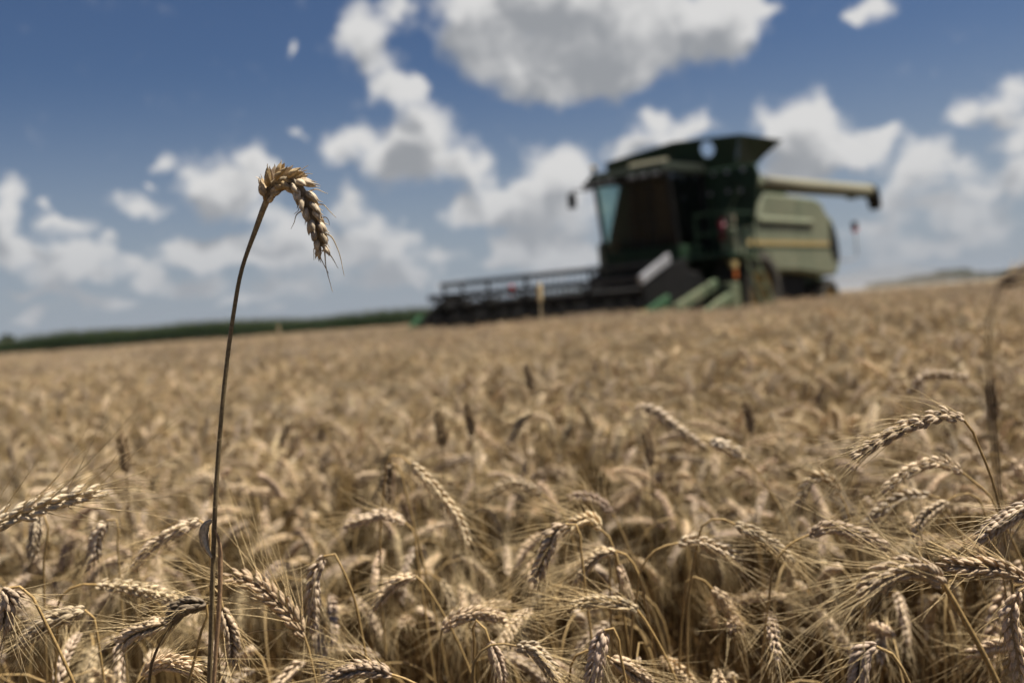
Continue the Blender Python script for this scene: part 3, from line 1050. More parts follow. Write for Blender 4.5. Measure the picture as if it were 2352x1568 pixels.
# ------------------------------------------------------------------ the other near stalks, each an object of its own
KIND_LABEL = {
    0: ('bearded stalk in the near crop with its ear bowed half over', 'half bowed stalks of the near crop'),
    1: ('bearded stalk in the near crop with its ear held almost level', 'level eared stalks of the near crop'),
    2: ('bearded stalk in the near crop with its ear hooked right over and hanging', 'hooked stalks of the near crop'),
    3: ('bearded stalk in the near crop with its ear leaning up and outward', 'leaning stalks of the near crop'),
    4: ('bearded stalk in the near crop with a long straight sideways ear', 'sideways eared stalks of the near crop'),
    5: ('bearded stalk in the near crop with a short nodding ear', 'short nodding stalks of the near crop'),
    6: ('bearded stalk in the near crop with an ear still nearly upright', 'upright stalks of the near crop'),
    7: ('bearded stalk in the near crop with its ear folded straight down along the stem', 'folded stalks of the near crop'),
}
HCLASS = (0.56, 0.63, 0.70)
NEAR = 2.15
rng = np.random.default_rng(21)
protos = []
for i, kd in enumerate(KINDS):
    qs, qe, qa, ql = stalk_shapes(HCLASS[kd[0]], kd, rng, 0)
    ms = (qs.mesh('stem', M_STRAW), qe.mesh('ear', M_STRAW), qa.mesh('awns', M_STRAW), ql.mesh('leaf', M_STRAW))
    protos.append([kd, ms, None])
W_K = np.array([.2, .17, .15, .12, .12, .12, .04, .08])
n_near = 0
LIM = 300 - N_HERO
tries = 0
taken = [tuple(p) for p in HERO_XY]
while n_near < LIM and tries < 20000:
    tries += 1
    d = sqrt(rng.uniform(.86 ** 2, NEAR ** 2))
    a = radians(rng.uniform(-30, 30))
    x, y = d * sin(a), d * cos(a)
    if d < 1.2 and rng.random() < .5:
        continue
    if min((x - tx) ** 2 + (y - ty) ** 2 for tx, ty in taken[-400:]) < .018 ** 2:
        continue
    target = float(canopy(x, y)) + rng.normal(-.005, .034)
    hc = int(np.argmin([abs(target - h) for h in HCLASS]))
    k8 = int(rng.choice(8, p=W_K))
    pr = protos[hc * 8 + k8]
    s = float(np.clip(target / HCLASS[hc], .88, 1.12))
    loc = (x, y, float(ground_z(x, y)))
    rz = rng.uniform(0, 2 * pi)
    if pr[2] is None:
        pr[2] = o = make_stalk(loc, rz, pr[1])
        tag(o, KIND_LABEL[k8][0], 'wheat stalk', KIND_LABEL[k8][1])
    else:
        o = copy_tree(pr[2])
    o.location = loc
    o.rotation_euler = (rng.normal(0, .05), rng.normal(0, .05), rz)
    o.scale = (s, s, s)
    taken.append((x, y))
    n_near += 1

# ------------------------------------------------------------------ the rest of the crop: one object
TH = radians(50)
MX, MY, MZ = 3.6, 20.8, 0.2
HV, LV = np.array([-cos(TH), -sin(TH)]), np.array([sin(TH), -cos(TH)])


def in_machine(x, y):
    dx, dy = x - MX, y - MY
    a, b = dx * HV[0] + dy * HV[1], dx * LV[0] + dy * LV[1]
    return (a < 3.9) & (b > -4.2) & (b < 2.1)


hidden = bpy.data.collections.new('crop_patterns')         # never linked to the scene: shapes that the crop repeats


def patch_mesh(name, size, n, lod, hmean, rng, leaves=1):
    src = []
    for i in range(24 if lod == 1 else 16):
        kd = KINDS[(i * 7) % len(KINDS)]
        h = hmean * rng.uniform(.86, 1.10)
        q = Q()
        for part in stalk_shapes(h, kd, rng, lod, leaves if i % 3 == 0 else 0):
            if part is not None:
                q.merge(part)
        src.append(q.arrays())
    q = Q()
    for i in range(n):
        a = rng.uniform(0, 2 * pi)
        R = np.array([[cos(a), -sin(a), 0], [sin(a), cos(a), 0], [0, 0, 1]])
        tilt = rng.normal(0, .06)
        R = np.array([[cos(tilt), 0, sin(tilt)], [0, 1, 0], [-sin(tilt), 0, cos(tilt)]]) @ R
        pos = np.array([rng.uniform(-size / 2, size / 2), rng.uniform(-size / 2, size / 2), rng.normal(-.01, .02)])
        q.merge(src[rng.integers(len(src))], R, pos, tint=rng.uniform(.62, 1.18))
    o = bpy.data.objects.new(name, q.mesh(name, M_STRAW))
    hidden.objects.link(o)
    return o


rng = np.random.default_rng(33)
PATS = []
for i in range(5):
    PATS.append(patch_mesh('crop_a%d' % i, .42, 37, 1, .68, rng))
for i in range(4):
    PATS.append(patch_mesh('crop_b%d' % i, .85, 150, 2, .66, rng, 0))
for i in range(8):                                         # single stalks
    q = Q()
    for part in stalk_shapes(.60, KINDS[8 + i], rng, 1):
        if part is not None:
            q.merge(part)
    o = bpy.data.objects.new('crop_c%d' % i, q.mesh('crop_c%d' % i, M_STRAW))
    hidden.objects.link(o)
    PATS.append(o)
for i in range(3):                                         # bare tillers and dry leaves low in the crop, their shade painted in
    q = Q()
    for k in range(120):
        x0, y0 = rng.uniform(-.22, .22, 2)
        hh = rng.uniform(.28, .50)
        p_ = np.array([[x0, y0, 0], [x0 + rng.normal(0, .02), y0 + rng.normal(0, .02), hh * .5], [x0 + rng.normal(0, .05), y0 + rng.normal(0, .05), hh]])
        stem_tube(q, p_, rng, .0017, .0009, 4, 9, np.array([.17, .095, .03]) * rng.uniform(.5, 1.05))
        if rng.random() < .55:
            q.merge(build_leaf(p_[1] * (1, 1, rng.uniform(.5, 1.4)), rng.uniform(0, 6.28), rng.uniform(.08, .2), rng.uniform(.005, .009), rng.uniform(1, 3), rng.uniform(-3, 3), rng, col=np.array([.24, .145, .055]) * rng.uniform(.5, 1)))
    o = bpy.data.objects.new('crop_d%d' % i, q.mesh('crop_d%d' % i, M_STRAW))
    hidden.objects.link(o)
    PATS.append(o)
pts, rots, scl, var = [], [], [], []


def put(x, y, v, s, z=0.0):
    pts.append((x, y, float(ground_z(x, y)) + z))
    rots.append((rng.normal(0, .03), rng.normal(0, .03), rng.uniform(0, 2 * pi)))
    scl.append(s)
    var.append(v)


# near ring, singles wherever no individual stalk stands (outside the view)
for i in range(1500):
    d = sqrt(rng.uniform(.5 ** 2, 2.3 ** 2))
    a = radians(rng.uniform(-100, 100))
    if abs(math.degrees(a)) < 30.5 and d < NEAR:
        continue
    x, y = d * sin(a), d * cos(a)
    put(x, y, 9 + int(rng.integers(8)), float(canopy(x, y)) / .60 * rng.uniform(.9, 1.08))
# low tillers under the near ears
step = .21
for iy in np.arange(-1, 3.0, step):
    for ix in np.arange(-3, 3, step):
        x, y = ix + rng.uniform(-.08, .08), iy + rng.uniform(-.08, .08)
        if .95 < hypot(x, y) < 2.5:
            put(x, y, 17 + int(rng.integers(3)), rng.uniform(.85, 1.1))
# middle ring
step = .30
for iy in np.arange(-2, 9.0, step):
    for ix in np.arange(-9, 9, step):
        x, y = ix + rng.uniform(-.1, .1), iy + rng.uniform(-.1, .1)
        d = hypot(x, y)
        if d < NEAR + .12 or d > 7.5 or abs(atan2(x, y)) > radians(75):
            continue
        put(x, y, int(rng.integers(5)), float(canopy(x, y)) / .69 * rng.uniform(.95, 1.06))
step = .62
for iy in np.arange(0, 62, step):
    for ix in np.arange(-60, 60, step):
        x, y = ix + rng.uniform(-.2, .2), iy + rng.uniform(-.2, .2)
        d = hypot(x, y)
        if d < 7.3 or d > 60 or abs(atan2(x, y)) > radians(52):
            continue
        if in_machine(x, y):
            continue
        # the crop ends short of the corn: a strip already cut
        if y > 46 + .25 * x and x < 12:
            continue
        put(x, y, 5 + int(rng.integers(4)), float(canopy(x, y)) / .67 * rng.uniform(.95, 1.06))


def scatter(name, pts, rots, scl, var, pats, label=None):
    me = bpy.data.meshes.new(name)
    n = len(pts)
    me.vertices.add(n)
    me.vertices.foreach_set('co', np.array(pts, np.float32).ravel())
    a = me.attributes.new('rot', 'FLOAT_VECTOR', 'POINT')
    a.data.foreach_set('vector', np.array(rots, np.float32).ravel())
    a = me.attributes.new('scl', 'FLOAT', 'POINT')
    a.data.foreach_set('value', np.array(scl, np.float32))
    a = me.attributes.new('var', 'INT', 'POINT')
    a.data.foreach_set('value', np.array(var, np.int32))
    me.update()
    o = link(name, me)
    ng = bpy.data.node_groups.new(name, 'GeometryNodeTree')
    ng.interface.new_socket('Geometry', in_out='INPUT', socket_type='NodeSocketGeometry')
    ng.interface.new_socket('Geometry', in_out='OUTPUT', socket_type='NodeSocketGeometry')
    g = ng.nodes.new
    gi, go = g('NodeGroupInput'), g('NodeGroupOutput')
    join = g('GeometryNodeJoinGeometry')

    def attr(nm, ty):
        x = g('GeometryNodeInputNamedAttribute')
        x.data_type = ty
        x.inputs['Name'].default_value = nm
        return x.outputs['Attribute']
    ar, as_, av = attr('rot', 'FLOAT_VECTOR'), attr('scl', 'FLOAT'), attr('var', 'INT')
    for i, po in enumerate(pats):
        info = g('GeometryNodeObjectInfo')
        info.inputs['Object'].default_value = po
        info.inputs['As Instance'].default_value = True
        cmp_ = g('FunctionNodeCompare')
        cmp_.data_type = 'INT'
        cmp_.operation = 'EQUAL'
        ng.links.new(av, cmp_.inputs['A'] if cmp_.inputs['A'].type == 'INT' else cmp_.inputs[2])
        [s for s in cmp_.inputs if s.type == 'INT'][1].default_value = i
        ip = g('GeometryNodeInstanceOnPoints')
        ng.links.new(gi.outputs[0], ip.inputs['Points'])
        ng.links.new(cmp_.outputs[0], ip.inputs['Selection'])
        ng.links.new(info.outputs['Geometry'], ip.inputs['Instance'])
        ng.links.new(ar, ip.inputs['Rotation'])
        ng.links.new(as_, ip.inputs['Scale'])
        ng.links.new(ip.outputs[0], join.inputs[0])
    ng.links.new(join.outputs[0], go.inputs[0])
    md = o.modifiers.new('crop', 'NODES')
    md.node_group = ng
    tag(o, label, kind='stuff')
    return o


scatter('wheat_field', pts, rots, scl, var, PATS, 'dense ripe wheat crop filling the field up to the harvester')


# ------------------------------------------------------------------ the combine harvester
DUST = (0.36, 0.30, 0.19)
P_DARK = paint('green_paint', (0.008, 0.030, 0.014), 0.5, .3, 3, DUST, .035, spec=.14)
P_SIDE = paint('sun_bleached_green', (0.118, 0.140, 0.086), 0.65, .14, 2.5, DUST, .18)
P_BRIGHT = paint('bright_green', (0.013, 0.060, 0.022), 0.5, .25, 4, DUST, .04)
P_PALE = paint('dusty_green', (0.035, 0.075, 0.032), 0.6, .25, 5, DUST, .22)
P_YEL = paint('yellow_paint', (0.36, 0.25, 0.07), 0.5, .15, 5, DUST, .3)
P_ROOF = paint('roof_plastic', (0.012, 0.016, 0.010), 0.85, .3, 4, spec=.1)
P_CREAM = paint('cream_panel', (0.19, 0.19, 0.13), 0.6, .1, 4, DUST, .3)
P_BLACK = paint('black_steel', (0.007, 0.007, 0.007), 0.65, .4, 5, DUST, .012, spec=.10)
P_TYRE = paint('tyre_rubber', (0.020, 0.019, 0.018), 0.9, .3, 6, DUST, .10)
P_STEEL = paint('worn_steel', (0.42, 0.41, 0.40), 0.35, .25, 9, metal=.5)
P_REEL = paint('reel_grey', (0.02, 0.02, 0.021), 0.5, .3, 6, DUST, .05, spec=.15)
P_RED = paint('red_plastic', (0.50, 0.03, 0.03), 0.4, .15, 5)
P_MAROON = paint('red_can', (0.15, 0.012, 0.022), 0.4, .15, 5)
P_ORANGE = paint('orange_lens', (0.36, 0.10, 0.02), 0.3, .1, 5)
P_INT = paint('cab_lining', (0.007, 0.006, 0.005), 0.8, .3, 6)
P_LENS = paint('lamp_glass', (0.30, 0.30, 0.28), 0.15, .2, 9)


def glass(name, tint, refl):
    mt, t, out = new_mat(name)
    a = t.nodes.new('ShaderNodeBsdfTransparent')
    a.inputs[0].default_value = (*tint, 1)
    b = t.nodes.new('ShaderNodeBsdfGlossy')
    b.inputs['Roughness'].default_value = 0.04
    mx = t.nodes.new('ShaderNodeMixShader')
    fr = t.nodes.new('ShaderNodeLayerWeight')
    fr.inputs[0].default_value = 0.35
    pw_ = t.nodes.new('ShaderNodeMath')
    pw_.operation = 'POWER'
    pw_.inputs[1].default_value = 3.0
    ad = t.nodes.new('ShaderNodeMath')
    ad.inputs[1].default_value = refl
    t.links.new(fr.outputs['Facing'], pw_.inputs[0])
    t.links.new(pw_.outputs[0], ad.inputs[0])
    t.links.new(ad.outputs[0], mx.inputs[0])
    t.links.new(a.outputs[0], mx.inputs[1])
    t.links.new(b.outputs[0], mx.inputs[2])
    t.links.new(mx.outputs[0], out.inputs[0])
    return mt


P_GLASS = glass('cab_glass', (0.70, 0.80, 0.78), 0.015)

P_GLASS3 = glass('door_glass', (0.22, 0.27, 0.30), 0.11)
P_GLASS2 = glass('door_glass', (0.22, 0.27, 0.30), 0.03)


class MB:
    """plain polygons in machine coordinates: x ahead, y to the machine's left, z up"""

    def __init__(self):
        self.v, self.f = [], []

    def poly(self, vs, fs):
        o = len(self.v)
        self.v += [tuple(map(float, p)) for p in vs]
        self.f += [tuple(i + o for i in f) for f in fs]
        return self

    def box(self, a, b):
        (x0, y0, z0), (x1, y1, z1) = a, b
        vs = [(x0, y0, z0), (x1, y0, z0), (x1, y1, z0), (x0, y1, z0), (x0, y0, z1), (x1, y0, z1), (x1, y1, z1), (x0, y1, z1)]
        return self.poly(vs, [(0, 3, 2, 1), (4, 5, 6, 7), (0, 1, 5, 4), (1, 2, 6, 5), (2, 3, 7, 6), (3, 0, 4, 7)])

    def hexa(self, vs):
        return self.poly(vs, [(0, 3, 2, 1), (4, 5, 6, 7), (0, 1, 5, 4), (1, 2, 6, 5), (2, 3, 7, 6), (3, 0, 4, 7)])

    def prism(self, prof, y0, y1):
        n = len(prof)
        vs = [(x, y0, z) for x, z in prof] + [(x, y1, z) for x, z in prof]
        fs = [tuple(range(n)), tuple(reversed(range(n, 2 * n)))] + [(i + n, (i + 1) % n + n, (i + 1) % n, i) for i in range(n)]
        return self.poly(vs, fs)

    def prism_x(self, prof, x0, x1):
        n = len(prof)
        vs = [(x0, y, z) for y, z in prof] + [(x1, y, z) for y, z in prof]
        fs = [tuple(range(n)), tuple(reversed(range(n, 2 * n)))] + [(i + n, (i + 1) % n + n, (i + 1) % n, i) for i in range(n)]
        return self.poly(vs, fs)

    def tube(self, p, r, k=10):
        p = np.array(p, float)
        if len(p) == 2:
            p = np.array([p[0], (p[0] + p[1]) / 2, p[1]])
        T, Nn, B = frames(p)
        r = np.broadcast_to(np.asarray(r, float), (len(p),))
        a = np.arange(k) * 2 * pi / k
        v = p[:, None] + r[:, None, None] * (np.cos(a)[None, :, None] * Nn[:, None] + np.sin(a)[None, :, None] * B[:, None])
        fs = [tuple(f) for f in grid_faces(len(p), k)]
        n = len(p) * k
        fs += [tuple(reversed(range(k))), tuple(range(n - k, n))]
        return self.poly(v.reshape(-1, 3), fs)

    def lathe(self, c, prof, k=36):
        """profile (radius, y) turned about the y axis through c"""
        vs, fs = [], []
        n = len(prof)
        for i in range(k):
            a = 2 * pi * i / k
            vs += [(c[0] + r * cos(a), c[1] + y, c[2] + r * sin(a)) for r, y in prof]
        for i in range(k):
            for j in range(n - 1):
                a, b = i * n + j, ((i + 1) % k) * n + j
                fs.append((a, a + 1, b + 1, b))
        return self.poly(vs, fs)

    def build(self, name, mat, parent=None, bevel=0.0, smooth_=False):
        me = bpy.data.meshes.new(name)
        me.from_pydata(self.v, [], self.f)
        bm = bmesh.new()
        bm.from_mesh(me)
        bmesh.ops.recalc_face_normals(bm, faces=bm.faces)
        bm.to_mesh(me)
        bm.free()
        if smooth_:
            me.polygons.foreach_set('use_smooth', [True] * len(me.polygons))
        me.materials.append(mat)
        o = link(name, me, parent)
        if bevel:
            bv = o.modifiers.new('edge', 'BEVEL')
            bv.width = bevel
            bv.segments = 2
            bv.limit_method = 'ANGLE'
            bv.angle_limit = radians(35)
        return o


CB = empty('combine_harvester', (MX, MY, MZ), pi + TH)
tag(CB, 'green combine harvester with grain tank and wide reel header working in the wheat', 'combine harvester')

# --- body: separator housing and the two pale side covers
b = MB()
b.prism([(-4.35, 1.25), (-4.5, 1.9), (-4.2, 2.45), (-3.6, 2.78), (-1.0, 2.86), (-1.0, 2.2), (-0.05, 2.2), (-0.05, 1.0), (-3.2, .95)], -1.28, 1.28)
body = b.build('body', P_DARK, CB, .03)
prof = [(-0.85, 2.95), (-3.35, 2.92), (-3.72, 2.84), (-3.95, 2.62), (-4.3, 2.46), (-4.5, 2.15), (-4.6, 1.8), (-4.55, 1.45), (-4.33, 1.2), (-3.9, 1.18), (-2.4, 1.30), (-.3, 1.34), (.35, 1.42), (.62, 1.6), (.62, 2.22), (-.30, 2.28)]
for s in (1, -1):
    b = MB()
    y0, y1 = (1.29, 1.62) if s > 0 else (-1.62, -1.29)
    b.prism(prof, y0, y1)
    sp = b.build('side_cover', P_SIDE, CB, .06)
    if s > 0:
        # pressed swage line, stripe, rear dark edge, lower skirt
        b = MB()
        b.prism_x([(1.623, 2.31), (1.675, 2.33), (1.675, 2.40), (1.623, 2.46)], -3.1, -.40)
        b.build('swage', P_SIDE, sp, .012)
        b = MB()
        b.box((-3.97, 1.623, 1.86), (.10, 1.627, 1.965))
        b.build('stripe', P_YEL, sp)
        b = MB()
        b.box((-4.02, 1.623, 1.80), (.10, 1.626, 1.855))
        b.build('stripe', P_DARK, sp)
        b = MB()
        b.prism([(-4.06, 2.40), (-4.28, 2.30), (-4.46, 2.0), (-4.52, 1.62), (-4.42, 1.52), (-4.22, 1.52), (-4.02, 1.8)], 1.622, 1.632)
        b.build('rear_dark_edge', P_BLACK, sp)
        b = MB()
        for x in (-.95, -2.35):
            b.box((x - .008, 1.6205, 1.40), (x + .008, 1.6222, 2.85))
        b.build('seam', P_DARK, sp)
b = MB()
b.hexa([(-4.7, -1.1, .95), (-3.9, -1.1, .85), (-3.9, 1.1, .85), (-4.7, 1.1, .95), (-4.75, -1.15, 1.35), (-4.2, -1.15, 1.35), (-4.2, 1.15, 1.35), (-4.75, 1.15, 1.35)])
b.build('straw_hood', P_PALE, CB, .03)

# --- engine deck and exhaust
b = MB()
b.box((-3.3, -1.2, 2.87), (-1.02, 1.0, 3.12))
b.build('engine_cover', P_DARK, CB, .05)
MB().tube([(-2.9, -.9, 3.12), (-2.9, -.9, 3.6)], .07).build('exhaust', P_BLACK, CB, 0, True)

# --- grain tank
b = MB()
b.prism_x([(-1.56, 2.22), (1.44, 2.22), (1.44, 3.42), (-1.22, 3.42)], -.98, .10)
b.prism_x([(-1.62, 2.22), (1.82, 2.22), (1.99, 3.20), (1.92, 3.42), (-1.22, 3.42)], .10, .20)
tank = b.build('grain_tank', P_DARK, CB, .03)
b = MB()
b.box((-.05, -1.6, 1.05), (.19, 1.62, 2.215))
b.build('bulkhead', P_DARK, tank, .02)
b = MB()
for y in (1.05, 1.42, 1.75):
    b.box((.202, y - .02, 2.3), (.235, y + .02, 3.38))
b.build('rib', P_DARK, tank)
b = MB()
for y, z in ((1.05, 3.33), (1.35, 3.33), (1.7, 3.33), (.95, 2.95), (1.35, 2.95), (1.62, 2.93)):
    b.lathe((0, 0, 0), [(0.0, 0), (.001, 0)], 3) if False else b.box((.236, y - .035, z - .035), (.25, y + .035, z + .035))
b.build('latch', P_STEEL, tank)
b = MB()
b.prism_x([(1.18, 2.25), (1.25, 2.25), (1.62, 3.0), (1.55, 3.0)], .236, .26)
b.build('brace', P_PALE, tank)
b = MB()
b.box((.21, .35, 2.45), (.30, .72, 3.1))
b.build('air_screen', P_BLACK, tank)


def sheet(outer, hole, thick, name, mat, parent):
    bm = bmesh.new()
    vo = [bm.verts.new(p) for p in outer]
    es = [bm.edges.new((vo[i], vo[(i + 1) % len(vo)])) for i in range(len(vo))]
    if hole:
        vh = [bm.verts.new(p) for p in hole]
        es += [bm.edges.new((vh[i], vh[(i + 1) % len(vh)])) for i in range(len(vh))]
    bmesh.ops.triangle_fill(bm, use_beauty=True, use_dissolve=False, edges=es)
    me = bpy.data.meshes.new(name)
    bm.to_mesh(me)
    bm.free()
    me.materials.append(mat)
    o = link(name, me, parent)
    md = o.modifiers.new('sheet', 'SOLIDIFY')
    md.thickness = thick
    md.offset = 0
    return o


# flared extension: four steel sheets, the front one with its round hole
xf = lambda z: .20 + (z - 3.42) * .28
hole = []
for i in range(20):
    a = 2 * pi * i / 20
    z = 3.83 + .155 * sin(a)
    hole.append((xf(z), 1.0 + .155 * cos(a), z))
ext = sheet([(xf(3.43), -1.40, 3.43), (xf(3.43), 1.52, 3.43), (xf(4.0), 1.74, 4.0), (xf(4.09), .25, 4.09), (xf(3.93), -1.42, 3.93)], hole, .02, 'tank_extension', P_DARK, CB)
sheet([(.19, 1.54, 3.43), (-.66, 1.54, 3.54), (-1.30, 1.86, 4.01), (xf(4.0) - .01, 1.75, 4.0)], None, .02, 'side_flare', P_DARK, ext)
sheet([(.19, -1.42, 3.43), (-.66, -1.42, 3.5), (-1.20, -1.80, 3.80), (xf(3.93) - .01, -1.44, 3.93)], None, .02, 'side_flare', P_DARK, ext)
sheet([(-.67, -1.41, 3.45), (-.67, 1.5, 3.45), (-1.0, 1.6, 3.74), (-1.0, -1.6, 3.70)], None, .02, 'rear_flare', P_DARK, ext)

# --- unloading auger, folded back along the side
b = MB()
b.tube([(-.12, 1.60, 2.35), (-.12, 1.60, 2.9), (-.16, 1.58, 3.08), (-.34, 1.54, 3.15), (-.74, 1.50, 3.16)], [.13, .13, .14, .15, .155], 16)
b.build('auger_elbow', P_SIDE, CB, 0, True)
b = MB()
b.tube([(-.74, 1.50, 3.16), (-3.0, 1.48, 3.21), (-5.0, 1.45, 3.26), (-7.25, 1.42, 3.32)], .145, 20)
aug = b.build('unloading_auger', P_CREAM, CB, 0, True)  # cream stands for dust and sunlight on a green tube
b = MB()
b.tube([(-.75, 1.50, 3.06), (-7.2, 1.42, 3.21)], .095, 8)
b.build('auger_underside', P_DARK, aug, 0, True)  # auger's green underside and its shade, given as a dark part
b = MB()
b.tube([(-7.25, 1.42, 3.34), (-7.45, 1.42, 3.30), (-7.56, 1.42, 3.12), (-7.66, 1.42, 2.88)], [.155, .17, .17, .15], 14)
b.build('spout', P_BLACK, aug, 0, True)
MB().box((-6.2, 1.38, 3.04), (-5.8, 1.48, 3.14)).build('auger_rest', P_DARK, aug)

# --- cab
YC = .87
b = MB()
fx = lambda z: 1.46 + (z - 1.9) * .165
b.hexa([(-.0 + .25, -YC, 1.55), (1.38, -YC, 1.55), (1.38, YC, 1.55), (.25, YC, 1.55), (.25, -YC, 1.93), (1.48, -YC, 1.93), (1.48, YC, 1.93), (.25, YC, 1.93)])
cab = b.build('cab', P_DARK, CB, .03)
for y in (-YC, YC):
    s = 1 if y > 0 else -1
    b = MB()
    b.hexa([(1.40, y - .06, 1.93), (1.48, y - .06, 1.93), (1.48, y, 1.93), (1.40, y, 1.93), (fx(3.33) - .09, y - .06, 3.33), (fx(3.33), y - .06, 3.33), (fx(3.33), y, 3.33), (fx(3.33) - .09, y, 3.33)] if s > 0 else
           [(1.40, y, 1.93), (1.48, y, 1.93), (1.48, y + .06, 1.93), (1.40, y + .06, 1.93), (fx(3.33) - .09, y, 3.33), (fx(3.33), y, 3.33), (fx(3.33), y + .06, 3.33), (fx(3.33) - .09, y + .06, 3.33)])
    b.build('front_post', P_BLACK, cab)
    b = MB()
    b.box((.25, y - .07 if s > 0 else y, 1.93), (.42, y if s > 0 else y + .07, 3.33))
    b.build('rear_post', P_BLACK, cab)
    b = MB()
    yy = y - .03 * s
    b.hexa([(.42, yy - .006, 1.95), (1.40, yy - .006, 1.95), (1.40, yy + .006, 1.95), (.42, yy + .006, 1.95), (.42, yy - .006, 3.31), (fx(3.31) - .10, yy - .006, 3.31), (fx(3.31) - .10, yy + .006, 3.31), (.42, yy + .006, 3.31)])
    b.build('side_window', P_GLASS3 if s > 0 else P_GLASS, cab)
# bowed windscreen
n = 10
vs, fs = [], []
for j in range(2):
    z = (1.94, 3.32)[j]
    for i in range(n + 1):
        u = -1 + 2 * i / n
        yy_ = -.80 + 1.24 * (u + 1) / 2
        vs.append((fx(z) - .03 + .16 * (1 - (yy_ / .84) ** 2), yy_, z))
for i in range(n):
    fs.append((i, i + 1, n + 2 + i, n + 1 + i))
ws = MB().poly(vs, fs).build('windscreen', P_GLASS, cab, 0, True)
b = MB()
b.hexa([(1.50, .44, 1.93), (1.57, .44, 1.93), (1.57, .50, 1.93), (1.50, .50, 1.93), (1.73, .44, 3.33), (1.80, .44, 3.33), (1.80, .50, 3.33), (1.73, .50, 3.33)])
b.build('door_post', P_BLACK, cab)
b = MB()
b.poly([(1.55, .50, 1.94), (1.47, .70, 1.94), (1.34, .84, 1.94), (1.78, .50, 3.32), (1.70, .70, 3.32), (1.57, .84, 3.32)], [(0, 1, 4, 3), (1, 2, 5, 4)])
b.build('corner_window', P_GLASS2, cab, 0, True)
b = MB()
b.box((.27, -.80, 1.93), (.34, .80, 3.33))
b.build('rear_wall', P_INT, cab)
b = MB()
b.box((.45, -.28, 1.94), (.95, .28, 2.38)).box((.40, -.26, 2.38), (.54, .26, 3.02))
b.build('seat', P_INT, cab, .05)
b = MB()
b.tube([(1.30, .0, 1.94), (1.12, .0, 2.62)], .05, 10)
b.box((.98, -.22, 2.60), (1.16, .22, 2.64))
b.build('steering_column', P_INT, cab)
b = MB()
b.box((.60, .40, 1.94), (1.1, .72, 2.55))
b.build('console', P_INT, cab, .03)
b = MB()
b.hexa([(.22, -.95, 3.33), (1.92, -.93, 3.33), (1.92, .93, 3.33), (.22, .95, 3.33), (.24, -.9, 3.56), (1.75, -.86, 3.52), (1.75, .86, 3.52), (.24, .9, 3.56)])
roof = b.build('roof', P_ROOF, cab, .05)
b = MB()
b.hexa([(1.60, .05, 3.525), (1.78, .05, 3.515), (1.78, .84, 3.515), (1.60, .84, 3.525), (1.58, .05, 3.60), (1.72, .05, 3.585), (1.72, .84, 3.585), (1.58, .84, 3.60)])
b.build('roof_strip', P_CREAM, roof, .01)
b = MB()
b.hexa([(1.70, -.95, 3.22), (1.96, -.93, 3.22), (1.96, .93, 3.22), (1.70, .95, 3.22), (1.70, -.95, 3.325), (1.99, -.93, 3.325), (1.99, .93, 3.325), (1.70, .95, 3.325)])
b.build('visor', P_BLACK, roof, .02)
for y in (-.78, -.52, -.26, .26, .52, .78):
    b = MB()
    b.box((1.99, y - .085, 3.245), (2.02, y + .085, 3.31))
    b.build('work_light', P_LENS, roof, .01)
b = MB()
b.tube([(1.72, -.80, 3.52), (1.72, -.80, 3.60)], .04, 10)
b.build('beacon_base', P_DARK, roof, 0, True)
b = MB()
b.tube([(1.72, -.80, 3.60), (1.72, -.80, 3.68)], [.065, .06, .045], 12)
b.build('beacon', P_YEL, roof, 0, True)
b = MB()
b.tube([(1.75, -.9, 3.2), (2.0, -1.12, 3.22), (2.02, -1.16, 3.18)], .018, 6)
b.tube([(2.02, -1.16, 3.2), (2.02, -1.16, 2.85)], .015, 6)
mir = b.build('mirror_arm', P_BLACK, cab)
b = MB()
b.hexa([(2.0, -1.25, 2.86), (2.06, -1.25, 2.86), (2.06, -1.07, 2.86), (2.0, -1.07, 2.86), (2.0, -1.25, 3.16), (2.06, -1.25, 3.16), (2.06, -1.07, 3.16), (2.0, -1.07, 3.16)])
b.build('mirror', P_BLACK, mir, .02)
# platform beside the cab, handrails and ladder
b = MB()
b.box((.22, .90, 1.62), (1.5, 1.95, 1.68))
plat = b.build('platform', P_DARK, CB, .01)
b = MB()
for x, y in ((1.46, 1.90), (.95, 1.92), (.40, 1.92), (1.46, 1.25)):
    b.tube([(x, y, 1.68), (x, y, 2.45)], .022, 8)
b.tube([(1.46, 1.22, 2.44), (1.46, 1.90, 2.44), (.40, 1.92, 2.44)], .022, 8)
b.tube([(1.46, 1.22, 2.06), (1.46, 1.90, 2.06), (.40, 1.92, 2.06)], .018, 8)
b.build('handrail', P_DARK, plat)
b = MB()
for dx in (0, .45):
    b.tube([(1.02 - dx, 1.95, 1.75), (1.05 - dx, 2.32, .62)], .035, 8)
lad = b.build('ladder', P_PALE, CB)
for i in range(4):
    b = MB()
    z = .72 + .28 * i
    y = 2.30 - .09 * i
    b.box((.56, y - .10, z), (1.06, y + .05, z + .035))
    b.build('step', P_PALE, lad)
b = MB()
b.tube([(.95, 1.55, 1.95), (.95, 1.55, 2.28)], .075, 12)
b.tube([(.95, 1.55, 2.28), (.95, 1.55, 2.36)], .03, 8)
b.build('fire_extinguisher', P_MAROON, CB, 0, True)
b = MB()
b.box((.86, 1.60, 2.25), (.94, 1.78, 2.42))
b.build('tool_box', P_CREAM, CB, .01)
b = MB()
b.box((1.30, 1.955, 1.20), (1.42, 1.975, 1.36))
b.build('reflector', P_ORANGE, CB)
b = MB()
b.box((1.2, 1.88, 1.40), (1.42, 1.95, 1.52))
b.build('marker_lamp', P_YEL, CB, .01)

